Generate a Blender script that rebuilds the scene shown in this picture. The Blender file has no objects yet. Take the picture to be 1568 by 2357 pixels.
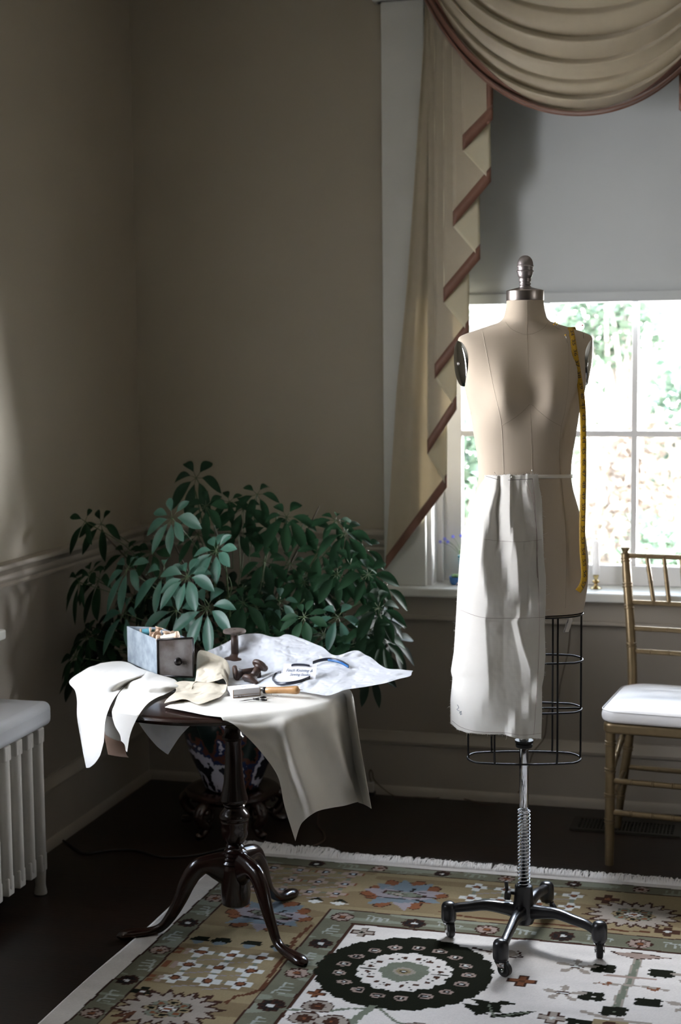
import bpy, bmesh, math, random
import numpy as np
from mathutils import Vector, Matrix, noise
random.seed(7)
SC = bpy.context.scene
COL = SC.collection

# ------------------------------------------------------------------ camera
EYE = 1.55
FPX = 3400.0
YAW, PITCH, ROLL = math.radians(-15.0), math.radians(-5.62), math.radians(-0.553)
_f = Vector((math.sin(YAW)*math.cos(PITCH), math.cos(YAW)*math.cos(PITCH), math.sin(PITCH)))
_r = Vector((math.cos(YAW), -math.sin(YAW), 0)); _u = _r.cross(_f)
CR = _r*math.cos(ROLL) + _u*math.sin(ROLL); CU = -_r*math.sin(ROLL) + _u*math.cos(ROLL); CF = _f
CP = Vector((0, 0, EYE))
cam = bpy.data.cameras.new('camera'); camo = bpy.data.objects.new('camera', cam); COL.objects.link(camo)
M = Matrix((CR, CU, -CF)).transposed().to_4x4(); M.translation = CP; camo.matrix_world = M
cam.sensor_fit = 'VERTICAL'; cam.sensor_height = 36; cam.sensor_width = 24; cam.lens = FPX/2357*36
cam.clip_start = 0.05; cam.clip_end = 200
cam.dof.use_dof = True; cam.dof.focus_distance = 3.78; cam.dof.aperture_fstop = 3.0
SC.camera = camo

# ------------------------------------------------------------------ light, sky, exposure
SC.view_settings.view_transform = 'Standard'; SC.view_settings.look = 'None'
SC.view_settings.gamma = 1; SC.view_settings.use_curve_mapping = False
SC.view_settings.exposure = 0.36
W = bpy.data.worlds.new('sky'); SC.world = W; W.use_nodes = True
nt = W.node_tree; bgn = nt.nodes['Background']
tc = nt.nodes.new('ShaderNodeTexCoord'); sx = nt.nodes.new('ShaderNodeSeparateXYZ')
rp = nt.nodes.new('ShaderNodeValToRGB')
nt.links.new(tc.outputs['Generated'], sx.inputs[0]); nt.links.new(sx.outputs['Z'], rp.inputs[0])
rp.color_ramp.elements[0].position = 0.0; rp.color_ramp.elements[0].color = (1.0, 0.97, 0.93, 1)
rp.color_ramp.elements[1].position = 0.7; rp.color_ramp.elements[1].color = (0.52, 0.72, 1.0, 1)
nt.links.new(rp.outputs[0], bgn.inputs['Color']); bgn.inputs['Strength'].default_value = 9.0

def add_sun(name, energy, color, direction, angle):
    l = bpy.data.lights.new(name, 'SUN'); l.energy = energy; l.color = color; l.angle = angle
    o = bpy.data.objects.new(name, l); COL.objects.link(o)
    o.rotation_euler = Vector(direction).to_track_quat('-Z', 'Y').to_euler(); return o
add_sun('sun', 12.0, (1, 0.96, 0.88), (-0.35, 0.75, -0.75), 0.02)

def add_area(name, loc, direction, sx_, sy_, energy, color, portal=False):
    l = bpy.data.lights.new(name, 'AREA'); l.shape = 'RECTANGLE'; l.size = sx_; l.size_y = sy_
    l.energy = energy; l.color = color
    if portal: l.cycles.is_portal = True
    o = bpy.data.objects.new(name, l); COL.objects.link(o); o.location = loc
    o.rotation_euler = Vector(direction).to_track_quat('-Z', 'Y').to_euler(); return o
add_area('portal_back_window', (-0.49, 5.33, 1.27), (0, -1, 0), 1.05, 1.1, 10, (1, 1, 1), True)
# daylight standing in the left window (bright hazy sky outside it)
add_area('left_window_daylight', (-2.62, 3.30, 1.62), (1, 0.05, -0.15), 1.35, 1.6, 82, (0.95, 0.94, 1.0))
# added unseen lamp right of the back window, brightens the left wall
add_area('yard_fill_lamp', (1.05, 6.3, 0.95), (-1, -0.62, 0.10), 1.3, 1.5, 950, (0.97, 0.98, 1.0))
# added unseen lamp high behind the back window, brightens the rug fringe
add_area('high_fill_lamp', (-0.70, 6.6, 3.5), (-0.08, -1, -1.55), 1.0, 0.9, 620, (0.93, 0.95, 1.0))

# ------------------------------------------------------------------ pixel rays (points found on real planes of the room)
def ray(px, py): return CF + CR*((px-784)/FPX) + CU*((1178.5-py)/FPX)
def Yp(px, py, y):
    d = ray(px, py); return CP + d*(y/d.y)
def Zp(px, py, z):
    d = ray(px, py); return CP + d*((z-EYE)/d.z)
def Xp(px, py, x):
    d = ray(px, py); return CP + d*(x/d.x)

# ------------------------------------------------------------------ materials
MATS = {}
def mat(name, col, rough=0.6, metal=0.0, noise_amt=0.0, noise_scale=20.0, bump=0.0, bump_scale=200.0,
        col2=None, spec=0.5, sheen=0.0, coat=0.0, transl=0.0, weave=0.0, weave_scale=900.0):
    if name in MATS: return MATS[name]
    m = bpy.data.materials.new(name); m.use_nodes = True; MATS[name] = m
    n = m.node_tree.nodes; L = m.node_tree.links; b = n['Principled BSDF']
    b.inputs['Base Color'].default_value = (*col, 1); b.inputs['Roughness'].default_value = rough
    b.inputs['Metallic'].default_value = metal; b.inputs['Specular IOR Level'].default_value = spec
    b.inputs['Sheen Weight'].default_value = sheen; b.inputs['Coat Weight'].default_value = coat
    b.inputs['Coat Roughness'].default_value = 0.08
    t = n.new('ShaderNodeTexCoord')
    if col2 is not None or noise_amt:
        nz = n.new('ShaderNodeTexNoise'); nz.inputs['Scale'].default_value = noise_scale; nz.inputs['Detail'].default_value = 6
        L.new(t.outputs['Object'], nz.inputs['Vector'])
        mx = n.new('ShaderNodeMix'); mx.data_type = 'RGBA'
        c2 = col2 if col2 is not None else tuple(c*(1-noise_amt) for c in col)
        mx.inputs[6].default_value = (*col, 1); mx.inputs[7].default_value = (*c2, 1)
        rr = n.new('ShaderNodeMapRange'); rr.inputs[1].default_value = 0.35; rr.inputs[2].default_value = 0.65
        L.new(nz.outputs['Fac'], rr.inputs[0]); L.new(rr.outputs[0], mx.inputs[0]); L.new(mx.outputs[2], b.inputs['Base Color'])
    if bump or weave:
        nb = n.new('ShaderNodeTexNoise'); nb.inputs['Scale'].default_value = bump_scale; nb.inputs['Detail'].default_value = 4
        L.new(t.outputs['Object'], nb.inputs['Vector'])
        bp = n.new('ShaderNodeBump'); bp.inputs['Strength'].default_value = max(bump, weave); bp.inputs['Distance'].default_value = 0.002
        if weave:
            w1 = n.new('ShaderNodeTexWave'); w1.bands_direction = 'X'; w1.inputs['Scale'].default_value = weave_scale/6
            w2 = n.new('ShaderNodeTexWave'); w2.bands_direction = 'Z'; w2.inputs['Scale'].default_value = weave_scale/6
            for w in (w1, w2): w.inputs['Distortion'].default_value = 1.0; L.new(t.outputs['Object'], w.inputs['Vector'])
            ad = n.new('ShaderNodeMath'); ad.operation = 'ADD'; L.new(w1.outputs['Fac'], ad.inputs[0]); L.new(w2.outputs['Fac'], ad.inputs[1])
            ml = n.new('ShaderNodeMath'); ml.operation = 'MULTIPLY'; L.new(ad.outputs[0], ml.inputs[0]); L.new(nb.outputs['Fac'], ml.inputs[1])
            L.new(ml.outputs[0], bp.inputs['Height']); bp.inputs['Distance'].default_value = 0.0006
        else: L.new(nb.outputs['Fac'], bp.inputs['Height'])
        L.new(bp.outputs[0], b.inputs['Normal'])
    if transl:
        tr = n.new('ShaderNodeBsdfTranslucent'); tr.inputs['Color'].default_value = (*col, 1)
        ms = n.new('ShaderNodeMixShader'); ms.inputs[0].default_value = transl
        out = n['Material Output']; L.new(b.outputs[0], ms.inputs[1]); L.new(tr.outputs[0], ms.inputs[2]); L.new(ms.outputs[0], out.inputs[0])
    return m

WALL = mat('wall_paint', (0.37, 0.328, 0.255), 0.55, noise_amt=0.05, noise_scale=2.5, bump=0.15, bump_scale=60)
WAINS = mat('wainscot_paint', (0.27, 0.235, 0.195), 0.5, noise_amt=0.05, noise_scale=3, bump=0.1, bump_scale=60)
TRIM = mat('trim_paint', (0.62, 0.62, 0.58), 0.38, noise_amt=0.05, noise_scale=5, bump=0.08, bump_scale=30)
RAILP = mat('rail_paint', (0.34, 0.30, 0.25), 0.4, noise_amt=0.05, noise_scale=5)
CEIL = mat('ceiling_paint', (0.6, 0.57, 0.5), 0.8)
BONE = mat('body_linen', (0.56, 0.475, 0.375), 0.85, noise_amt=0.07, noise_scale=8, weave=0.1, spec=0.2, sheen=0.15)
SEAM = mat('seam_thread', (0.38, 0.32, 0.24), 0.9)
SEAML = mat('seam_light', (0.64, 0.57, 0.47), 0.9)
MUSLIN = mat('muslin', (0.80, 0.78, 0.73), 0.85, noise_amt=0.04, noise_scale=12, weave=0.12, spec=0.2, sheen=0.15, transl=0.22)
CANVAS = mat('canvas_cloth', (0.72, 0.69, 0.62), 0.85, noise_amt=0.05, noise_scale=15, weave=0.12, spec=0.2, sheen=0.1, transl=0.08)
CREAMC = mat('cream_cloth', (0.60, 0.54, 0.43), 0.8, noise_amt=0.08, noise_scale=15, weave=0.3, spec=0.2)
TISSUE = mat('tissue_paper', (0.80, 0.82, 0.86), 0.5, noise_amt=0.05, noise_scale=9, bump=1.0, bump_scale=26, transl=0.2)
BROWNP = mat('brown_paper', (0.30, 0.19, 0.13), 0.7, noise_amt=0.12, noise_scale=30)
SILK = mat('cream_silk', (0.56, 0.49, 0.36), 0.5, noise_amt=0.06, noise_scale=30, bump=0.3, bump_scale=40, sheen=0.3, transl=0.3)
LINING = mat('cream_lining', (0.80, 0.75, 0.58), 0.55, bump=0.6, bump_scale=30, transl=0.45)
BAND = mat('brown_band', (0.17, 0.072, 0.042), 0.5, noise_amt=0.15, noise_scale=60, bump=0.2, bump_scale=80, sheen=0.3)
SHADE = mat('shade_fabric', (0.52, 0.55, 0.56), 0.8, noise_amt=0.03, noise_scale=3, bump=0.1, bump_scale=300)
STEEL = mat('brushed_steel', (0.42, 0.38, 0.36), 0.32, 1.0, noise_amt=0.1, noise_scale=40)
PEWTER = mat('pewter', (0.30, 0.27, 0.27), 0.42, 0.9)
CHROME = mat('chrome', (0.75, 0.77, 0.8), 0.07, 1.0)
IRON = mat('black_iron', (0.010, 0.010, 0.012), 0.28, 0.0, spec=0.6, bump=0.35, bump_scale=90)
BLACKW = mat('black_wire', (0.012, 0.011, 0.012), 0.35, 0.4)
RUBBER = mat('black_rubber', (0.012, 0.012, 0.012), 0.5)
MAHOG = mat('mahogany', (0.018, 0.006, 0.004), 0.2, col2=(0.009, 0.0035, 0.0025), noise_scale=14, spec=0.5, coat=0.25)
STANDW = mat('stand_wood', (0.030, 0.011, 0.007), 0.25, col2=(0.014, 0.006, 0.004), noise_scale=20, coat=0.3)
GOLD = mat('gold_paint', (0.235, 0.17, 0.09), 0.34, 0.55, noise_amt=0.12, noise_scale=40)
CUSH = mat('white_cushion', (0.82, 0.80, 0.79), 0.55, bump=0.1, bump_scale=12)
PIPING = mat('cushion_piping', (0.62, 0.61, 0.60), 0.6)
RADP = mat('radiator_enamel', (0.52, 0.50, 0.46), 0.4, noise_amt=0.06, noise_scale=20, bump=0.2, bump_scale=50)
RADTOP = mat('radiator_shelf_paint', (0.62, 0.64, 0.68), 0.32, noise_amt=0.03, noise_scale=5)
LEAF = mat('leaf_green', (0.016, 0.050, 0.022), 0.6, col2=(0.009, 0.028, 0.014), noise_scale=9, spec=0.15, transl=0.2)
LEAFSHADE = mat('leaf_shaded_green', (0.010, 0.028, 0.014), 0.5, col2=(0.006, 0.016, 0.009), noise_scale=9, spec=0.2, transl=0.12)  # inner leaves: the crown's shade is put into a darker green
LEAFLIT = mat('leaf_lit_green', (0.060, 0.150, 0.110), 0.36, col2=(0.038, 0.105, 0.078), noise_scale=9, spec=0.4, transl=0.06)  # front leaves: window light is put into a brighter, bluer green
STEM = mat('green_stem', (0.05, 0.085, 0.03), 0.5)
BARK = mat('plant_bark', (0.055, 0.042, 0.028), 0.8)
GALV = mat('galvanised_tin', (0.34, 0.39, 0.43), 0.45, 0.3, col2=(0.20, 0.245, 0.28), noise_scale=34, bump=0.2, bump_scale=40)
RUST = mat('rusty_tin', (0.055, 0.038, 0.030), 0.5, 0.3, col2=(0.15, 0.14, 0.135), noise_scale=18, bump=0.3, bump_scale=50)
DARKM = mat('dark_metal', (0.02, 0.018, 0.018), 0.3, 0.6)
BOBBIN = mat('bobbin_wood', (0.075, 0.040, 0.028), 0.5, col2=(0.035, 0.020, 0.015), noise_scale=30, bump=0.3, bump_scale=60)
GREYW = mat('weathered_wood', (0.16, 0.125, 0.105), 0.65, col2=(0.09, 0.07, 0.06), noise_scale=40, bump=0.3, bump_scale=70)
DARKIN = mat('hole_shade', (0.008, 0.005, 0.004), 0.8)  # shade inside spool and bobbin holes, given as near-black discs
PALEW = mat('pale_wood', (0.52, 0.37, 0.26), 0.5, col2=(0.42, 0.29, 0.20), noise_scale=30)
THREADW = mat('white_thread', (0.72, 0.67, 0.56), 0.8, bump=0.5, bump_scale=400)
THREADB = mat('blue_thread', (0.10, 0.34, 0.42), 0.5, bump=0.4, bump_scale=400)
THREADG = mat('green_thread', (0.06, 0.16, 0.15), 0.6, bump=0.4, bump_scale=400)
HANDLEW = mat('honey_wood', (0.50, 0.28, 0.11), 0.35, col2=(0.36, 0.18, 0.065), noise_scale=35, coat=0.2)
CARDW = mat('white_card', (0.80, 0.80, 0.84), 0.6)
CARDE = mat('kraft_card', (0.36, 0.24, 0.16), 0.7)
INK = mat('blue_ink', (0.07, 0.13, 0.22), 0.6)
INKD = mat('dark_ink', (0.03, 0.025, 0.03), 0.6)
PENCIL = mat('pencil_line', (0.30, 0.22, 0.20), 0.8)
NAVY = mat('navy_ribbon', (0.010, 0.014, 0.032), 0.3, sheen=0.3)
BLUER = mat('blue_plastic', (0.01, 0.10, 0.30), 0.35)
TAPEY = mat('tape_yellow', (0.52, 0.30, 0.010), 0.45)
TAPEW = mat('tape_white', (0.70, 0.66, 0.62), 0.5)
WHITET = mat('white_tape', (0.80, 0.76, 0.68), 0.7)
PINY = mat('pin_yellow', (0.75, 0.40, 0.02), 0.2)
PINR = mat('pin_red', (0.6, 0.03, 0.02), 0.2)
PINM = mat('pin_steel', (0.5, 0.5, 0.5), 0.25, 1.0)
PEARL = mat('pearl', (0.8, 0.76, 0.72), 0.2)
BRASS = mat('brass', (0.45, 0.33, 0.15), 0.25, 1.0)
CANDLE = mat('candle_wax', (0.85, 0.83, 0.82), 0.4, transl=0.3)
VASE = mat('aqua_glaze', (0.12, 0.38, 0.48), 0.2)
BLUEPOT = mat('blue_glaze', (0.02, 0.13, 0.38), 0.25)
SUCC = mat('succulent_green', (0.22, 0.40, 0.16), 0.5)
PURPLE = mat('purple_petals', (0.16, 0.17, 0.70), 0.6, transl=0.3)
CORD = mat('brown_cord', (0.09, 0.06, 0.04), 0.5)
CORDB = mat('black_cord', (0.012, 0.011, 0.010), 0.45)
PLUGW = mat('plug_plastic', (0.42, 0.39, 0.35), 0.4)
VENTM = mat('vent_iron', (0.030, 0.027, 0.018), 0.5, 0.3)
VENTD = mat('vent_gap_shade', (0.004, 0.004, 0.003), 0.9)
FRINGE = mat('fringe_cotton', (0.85, 0.83, 0.82), 0.9)

def out_of_table(p, R=.368, top=.6905, low=.45):
    # a cloth point caught inside the table goes to the nearest of its top or its rim
    p = Vector(p); r = math.hypot(p.x+1.350, p.y-3.72)
    if r < R and low < p.z < top:
        if top-p.z < (R-r)*1.0: p.z = top
        else:
            k = R/max(r, 1e-6); p.x = -1.350+(p.x+1.350)*k; p.y = 3.72+(p.y-3.72)*k
    return p
def out_along_ray(p, R=.368, top=.6915, low=.45):
    p = Vector(p); d = (CP-p).normalized(); a = 0.0
    if math.hypot(p.x+1.350, p.y-3.72) < R and low < p.z < top:
        ok = lambda q: math.hypot(q.x+1.350, q.y-3.72) >= R or q.z >= top
        a, b = 0.0, 0.6
        for _ in range(40):
            m = (a+b)/2
            if ok(p+d*m): b = m
            else: a = m
        p = p+d*b
    return p
def crisp(p, seed, s): return abs(noise.noise(p*s+Vector((seed, 0, 7))))
# ------------------------------------------------------------------ mesh helpers
def mesh(name, verts, faces, m, parent=None, smooth=True, recalc=True, solid=0.0, auto=None, sub=0, mats=None, mi=None):
    me = bpy.data.meshes.new(name)
    off = Vector((0, 0, 0))
    if parent is not None:
        q = parent
        while q is not None: off = off + q.location; q = q.parent
    me.from_pydata([(v[0]-off.x, v[1]-off.y, v[2]-off.z) for v in verts], [], faces)
    if mats:
        for k in mats: me.materials.append(k)
        if mi: me.polygons.foreach_set('material_index', mi)
    else: me.materials.append(m)
    if recalc:
        bm = bmesh.new(); bm.from_mesh(me); bmesh.ops.recalc_face_normals(bm, faces=bm.faces); bm.to_mesh(me); bm.free()
    if smooth: me.polygons.foreach_set('use_smooth', [True]*len(me.polygons))
    if smooth and auto: me.set_sharp_from_angle(angle=math.radians(auto))
    me.update()
    o = bpy.data.objects.new(name, me); COL.objects.link(o)
    if parent is not None: o.parent = parent
    if solid:
        s = o.modifiers.new('thickness', 'SOLIDIFY'); s.thickness = solid; s.offset = 0
    if sub:
        s = o.modifiers.new('smooth', 'SUBSURF'); s.levels = sub; s.render_levels = sub
    return o

class B:
    def __init__(s): s.v = []; s.f = []
    def add(s, v, f):
        o = len(s.v); s.v += [tuple(p) for p in v]; s.f += [tuple(i+o for i in q) for q in f]; return s
    def box(s, a, b, R=None, c=None):
        v = [(x, y, z) for x in (a[0], b[0]) for y in (a[1], b[1]) for z in (a[2], b[2])]
        if R is not None: v = [tuple(R @ Vector(p) + (c or Vector())) for p in v]
        return s.add(v, [(0,1,3,2),(4,6,7,5),(0,4,5,1),(2,3,7,6),(0,2,6,4),(1,5,7,3)])
    def prism(s, poly, z0, z1, axis='z', close=True):
        n = len(poly)
        def P(p, h):
            return (p[0], p[1], h) if axis == 'z' else ((p[0], h, p[1]) if axis == 'y' else (h, p[0], p[1]))
        v = [P(p, z0) for p in poly] + [P(p, z1) for p in poly]
        f = [tuple(range(n)), tuple(range(2*n-1, n-1, -1))] + [(i, (i+1) % n, n+(i+1) % n, n+i) for i in range(n)]
        return s.add(v, f)
    def tube(s, pts, rad, n=10, cap=True, flat=None):
        pts = [Vector(p) for p in pts]; m = len(pts)
        rad = rad if isinstance(rad, (list, tuple)) else [rad]*m
        t0 = (pts[1]-pts[0]).normalized(); a = Vector((0, 0, 1)) if abs(t0.z) < .9 else Vector((1, 0, 0))
        nx = t0.cross(a).normalized(); v = []
        for i in range(m):
            t = (pts[min(i+1, m-1)]-pts[max(i-1, 0)]).normalized()
            nx = (nx - t*nx.dot(t)).normalized(); ny = t.cross(nx)
            for k in range(n):
                an = 2*math.pi*k/n; r = rad[i]
                q = nx*math.cos(an)*r + ny*math.sin(an)*r*(flat or 1)
                v.append(pts[i]+q)
        f = [(i*n+k, i*n+(k+1) % n, (i+1)*n+(k+1) % n, (i+1)*n+k) for i in range(m-1) for k in range(n)]
        if cap: f += [tuple(range(n-1, -1, -1)), tuple((m-1)*n+k for k in range(n))]
        return s.add(v, f)
    def ring(s, pts, r, n=8):
        pts = [Vector(p) for p in pts]; m = len(pts); v = []; c = sum(pts, Vector())/m
        nrm = Vector()
        for i in range(m): nrm += (pts[i]-c).cross(pts[(i+1) % m]-c)
        nrm.normalize()
        for i in range(m):
            t = (pts[(i+1) % m]-pts[i-1]).normalized(); o = t.cross(nrm)
            for k in range(n):
                an = 2*math.pi*k/n; v.append(pts[i]+o*math.cos(an)*r+nrm*math.sin(an)*r)
        f = [(i*n+k, i*n+(k+1) % n, ((i+1) % m)*n+(k+1) % n, ((i+1) % m)*n+k) for i in range(m) for k in range(n)]
        return s.add(v, f)
    def lathe(s, prof, c, axis=(0, 0, 1), n=32, cap=True):
        ax = Vector(axis).normalized(); a = Vector((1, 0, 0)) if abs(ax.x) < .9 else Vector((0, 1, 0))
        e1 = ax.cross(a).normalized(); e2 = ax.cross(e1); c = Vector(c); v = []
        for r, h in prof:
            r = max(r, 1e-5)
            for k in range(n):
                an = 2*math.pi*k/n; v.append(c+ax*h+e1*r*math.cos(an)+e2*r*math.sin(an))
        m = len(prof)
        f = [(i*n+k, i*n+(k+1) % n, (i+1)*n+(k+1) % n, (i+1)*n+k) for i in range(m-1) for k in range(n)]
        if cap: f += [tuple(range(n)), tuple((m-1)*n+k for k in range(n-1, -1, -1))]
        return s.add(v, f)
    def grid(s, G):
        nv = len(G); nu = len(G[0])
        return s.add([p for r in G for p in r], [(j*nu+i, j*nu+i+1, (j+1)*nu+i+1, (j+1)*nu+i) for j in range(nv-1) for i in range(nu-1)])
    def sphere(s, c, r, n=12, sc=(1, 1, 1)):
        prof = []; v = []; f = []
        for j in range(n+1):
            th = math.pi*j/n
            for k in range(2*n):
                an = math.pi*k/n
                rr = max(math.sin(th), 1e-4)
                v.append((c[0]+r*sc[0]*rr*math.cos(an), c[1]+r*sc[1]*rr*math.sin(an), c[2]+r*sc[2]*math.cos(th)))
        f = [(j*2*n+k, j*2*n+(k+1) % (2*n), (j+1)*2*n+(k+1) % (2*n), (j+1)*2*n+k) for j in range(n) for k in range(2*n)]
        return s.add(v, f)
    def out(s, name, m, parent=None, **k): return mesh(name, s.v, s.f, m, parent, **k)

def bevel(o, w, seg=3, ang=40):
    b = o.modifiers.new('bevel', 'BEVEL'); b.width = w; b.segments = seg; b.limit_method = 'ANGLE'; b.angle_limit = math.radians(ang); return o
def tag(o, label=None, cat=None, group=None, kind=None):
    if label: o['label'] = label
    if cat: o['category'] = cat
    if group: o['group'] = group
    if kind: o['kind'] = kind
    return o
def thing(name, label, cat, loc=(0, 0, 0), group=None):
    o = bpy.data.objects.new(name, None); COL.objects.link(o); o.location = loc; o.empty_display_size = .05
    return tag(o, label, cat, group)
def setting(name, loc=(0, 0, 0)):
    o = bpy.data.objects.new(name, None); COL.objects.link(o); o.location = loc; return tag(o, kind='structure')

def cr(p0, p1, p2, p3, t):
    return 0.5*((2*p1) + (p2-p0)*t + (2*p0-5*p1+4*p2-p3)*t*t + (3*p1-p0-3*p2+p3)*t**3)
def spline(pts, n):
    pts = [Vector(p) if not isinstance(p, float) else p for p in pts]; m = len(pts)-1; out = []
    for i in range(n):
        t = i/(n-1)*m; k = min(int(t), m-1); u = t-k
        out.append(cr(pts[max(k-1, 0)], pts[k], pts[k+1], pts[min(k+2, m)], u))
    return out
def patch(rows, nu, nv, wr=0.0, ws=12.0, seed=0.0):
    R = [spline(r, nu) for r in rows]
    C = [spline([r[i] for r in R], nv) for i in range(nu)]
    G = [[C[i][j] for i in range(nu)] for j in range(nv)]
    if wr:
        for j in range(nv):
            for i in range(nu):
                p = G[j][i]; k = noise.noise(p*ws+Vector((seed, 0, 0))); k2 = noise.noise(p*ws*2.7+Vector((seed, 3, 0)))
                G[j][i] = p + Vector((0.2, -0.7, 0.7))*wr*(k+.4*k2)
    return G
def interp(x, xs, ys): return float(np.interp(x, xs, ys))

_tc = {}
def text2d(s, shear=0.0):
    k = (s, shear)
    if k in _tc: return _tc[k]
    cu = bpy.data.curves.new('t', 'FONT'); cu.body = s; cu.size = 1; cu.shear = shear; cu.resolution_u = 3
    o = bpy.data.objects.new('t', cu); COL.objects.link(o)
    dg = bpy.context.evaluated_depsgraph_get(); dg.update(); me = bpy.data.meshes.new_from_object(o.evaluated_get(dg))
    v = [(p.co.x, p.co.y) for p in me.vertices]; f = [tuple(p.vertices) for p in me.polygons]
    bpy.data.objects.remove(o); bpy.data.curves.remove(cu); bpy.data.meshes.remove(me)
    _tc[k] = (v, f); return _tc[k]
# ================================================================== ROOM
XL, YB, XR, YF, ZC = -2.15, 5.13, 2.6, -1.6, 3.05
# window openings
BX0, BX1, BZ0, BZ1 = -1.05, 0.063, 0.77, 2.72      # back window
LY0, LY1, LZ0, LZ1 = 2.72, 3.74, 0.78, 2.20        # left window
TH = 0.2
def wall_mesh(name, m, boxes):
    b = B()
    for a, c in boxes: b.box(a, c)
    o = b.out(name, m, smooth=False); return tag(o, kind='structure')
CRZ = 0.90   # wainscot below the chair rail is painted a shade darker
bk = B()
o = wall_mesh('wall_back', WALL, [((XL-TH, YB, 0.9), (BX0, YB+TH, ZC)), ((BX1, YB, 0.9), (XR+TH, YB+TH, ZC)), ((BX0, YB, BZ1), (BX1, YB+TH, ZC)),
      ((XL-TH, YB, 0), (BX0, YB+TH, 0.9)), ((BX1, YB, 0), (XR+TH, YB+TH, 0.9)), ((BX0, YB, 0), (BX1, YB+TH, BZ0-.02))])
o.data.materials.append(WAINS)
for p in o.data.polygons:
    if p.index >= 18: p.material_index = 1
o = wall_mesh('wall_left', WALL, [((XL-TH, YF, 0.9), (XL, LY0, ZC)), ((XL-TH, LY1, 0.9), (XL, YB, ZC)), ((XL-TH, LY0, LZ1), (XL, LY1, ZC)),
      ((XL-TH, YF, 0), (XL, LY0, 0.9)), ((XL-TH, LY1, 0), (XL, YB, 0.9)), ((XL-TH, LY0, 0), (XL, LY1, LZ0-.02))])
o.data.materials.append(WAINS)
for p in o.data.polygons:
    if p.index >= 18: p.material_index = 1
RY0, RY1 = 2.15, 2.55
wall_mesh('wall_right', WALL, [((XR, YF, 0), (XR+TH, RY0, ZC)), ((XR, RY1, 0), (XR+TH, YB, ZC)), ((XR, RY0, 0), (XR+TH, RY1, .76)), ((XR, RY0, 1.5), (XR+TH, RY1, ZC))])
wall_mesh('wall_front', WALL, [((XL-TH, YF-TH, 0), (XR+TH, YF, ZC))])
wall_mesh('ceiling', CEIL, [((XL-TH, YF-TH, ZC), (XR+TH, YB+TH, ZC+.15))])
# floor: dark boards running along x
fm = bpy.data.materials.new('floor_boards'); fm.use_nodes = True
n = fm.node_tree.nodes; L = fm.node_tree.links; b = n['Principled BSDF']
t = n.new('ShaderNodeTexCoord'); bt = n.new('ShaderNodeTexBrick'); L.new(t.outputs['Object'], bt.inputs['Vector'])
bt.inputs['Color1'].default_value = (0.020, 0.009, 0.005, 1); bt.inputs['Color2'].default_value = (0.011, 0.006, 0.004, 1)
bt.inputs['Mortar'].default_value = (0.006, 0.004, 0.003, 1); bt.inputs['Scale'].default_value = 1
bt.inputs['Brick Width'].default_value = 1.3; bt.inputs['Row Height'].default_value = 0.057; bt.inputs['Mortar Size'].default_value = 0.0016
mp = n.new('ShaderNodeMapping'); mp.inputs['Scale'].default_value = (3, 45, 1); L.new(t.outputs['Object'], mp.inputs[0])
nz = n.new('ShaderNodeTexNoise'); nz.inputs['Scale'].default_value = 4; nz.inputs['Detail'].default_value = 6; L.new(mp.outputs[0], nz.inputs['Vector'])
mx = n.new('ShaderNodeMix'); mx.data_type = 'RGBA'; mx.blend_type = 'MULTIPLY'; mx.inputs[0].default_value = .7
L.new(bt.outputs['Color'], mx.inputs[6]); cr_ = n.new('ShaderNodeValToRGB'); cr_.color_ramp.elements[0].position = .3; cr_.color_ramp.elements[0].color = (.4, .4, .4, 1); cr_.color_ramp.elements[1].position = .7
cr_.color_ramp.elements[1].color = (1.25, 1.2, 1.1, 1)
L.new(nz.outputs['Fac'], cr_.inputs[0]); L.new(cr_.outputs[0], mx.inputs[7]); L.new(mx.outputs[2], b.inputs['Base Color'])
b.inputs['Roughness'].default_value = 0.36; b.inputs['Specular IOR Level'].default_value = 0.45
bp = n.new('ShaderNodeBump'); bp.inputs['Strength'].default_value = .25; bp.inputs['Distance'].default_value = .002
L.new(nz.outputs['Fac'], bp.inputs['Height']); L.new(bp.outputs[0], b.inputs['Normal'])
fb = B().box((XL-TH, YF-TH, -.1), (XR+TH, YB+TH, 0)); tag(fb.out('floor', fm, smooth=False), kind='structure')

# profiles run along walls: (out, z) pairs
def run_back(name, prof, x0, x1, m=RAILP, parent=None):
    b = B().prism([(YB-p[0], p[1]) for p in prof], x0, x1, 'x'); o = b.out(name, m, parent, auto=40)
    return o
def run_left(name, prof, y0, y1, m=RAILP, parent=None):
    b = B().prism([(XL+p[0], p[1]) for p in prof], y0, y1, 'y'); o = b.out(name, m, parent, auto=40)
    return o
rail = [(-.01, .890), (.012, .890), (.014, .896), (.010, .904), (.018, .912), (.020, .920), (.016, .930), (.022, .942), (.034, .950), (.036, .958), (.033, .965), (.010, .968), (-.01, .968)]
tag(run_back('trim_1', rail, XL, BX0-.156), kind='structure')
tag(run_back('trim_2', rail, BX1+.156, XR), kind='structure')
tag(run_left('trim_3', rail, LY1+.12, YB), kind='structure')
tag(run_left('trim_4', rail, YF, LY0-.12), kind='structure')
base = [(-.01, 0), (.030, 0), (.030, .020), (.024, .030), (.018, .034), (.018, .185), (.026, .190), (.028, .200), (.020, .212), (.012, .222), (.008, .232), (-.01, .234)]
tag(run_back('baseboard_back', base, XL, XR, RAILP), kind='structure')
tag(run_left('baseboard_left', base, YF, YB-.001, RAILP), kind='structure')

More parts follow.
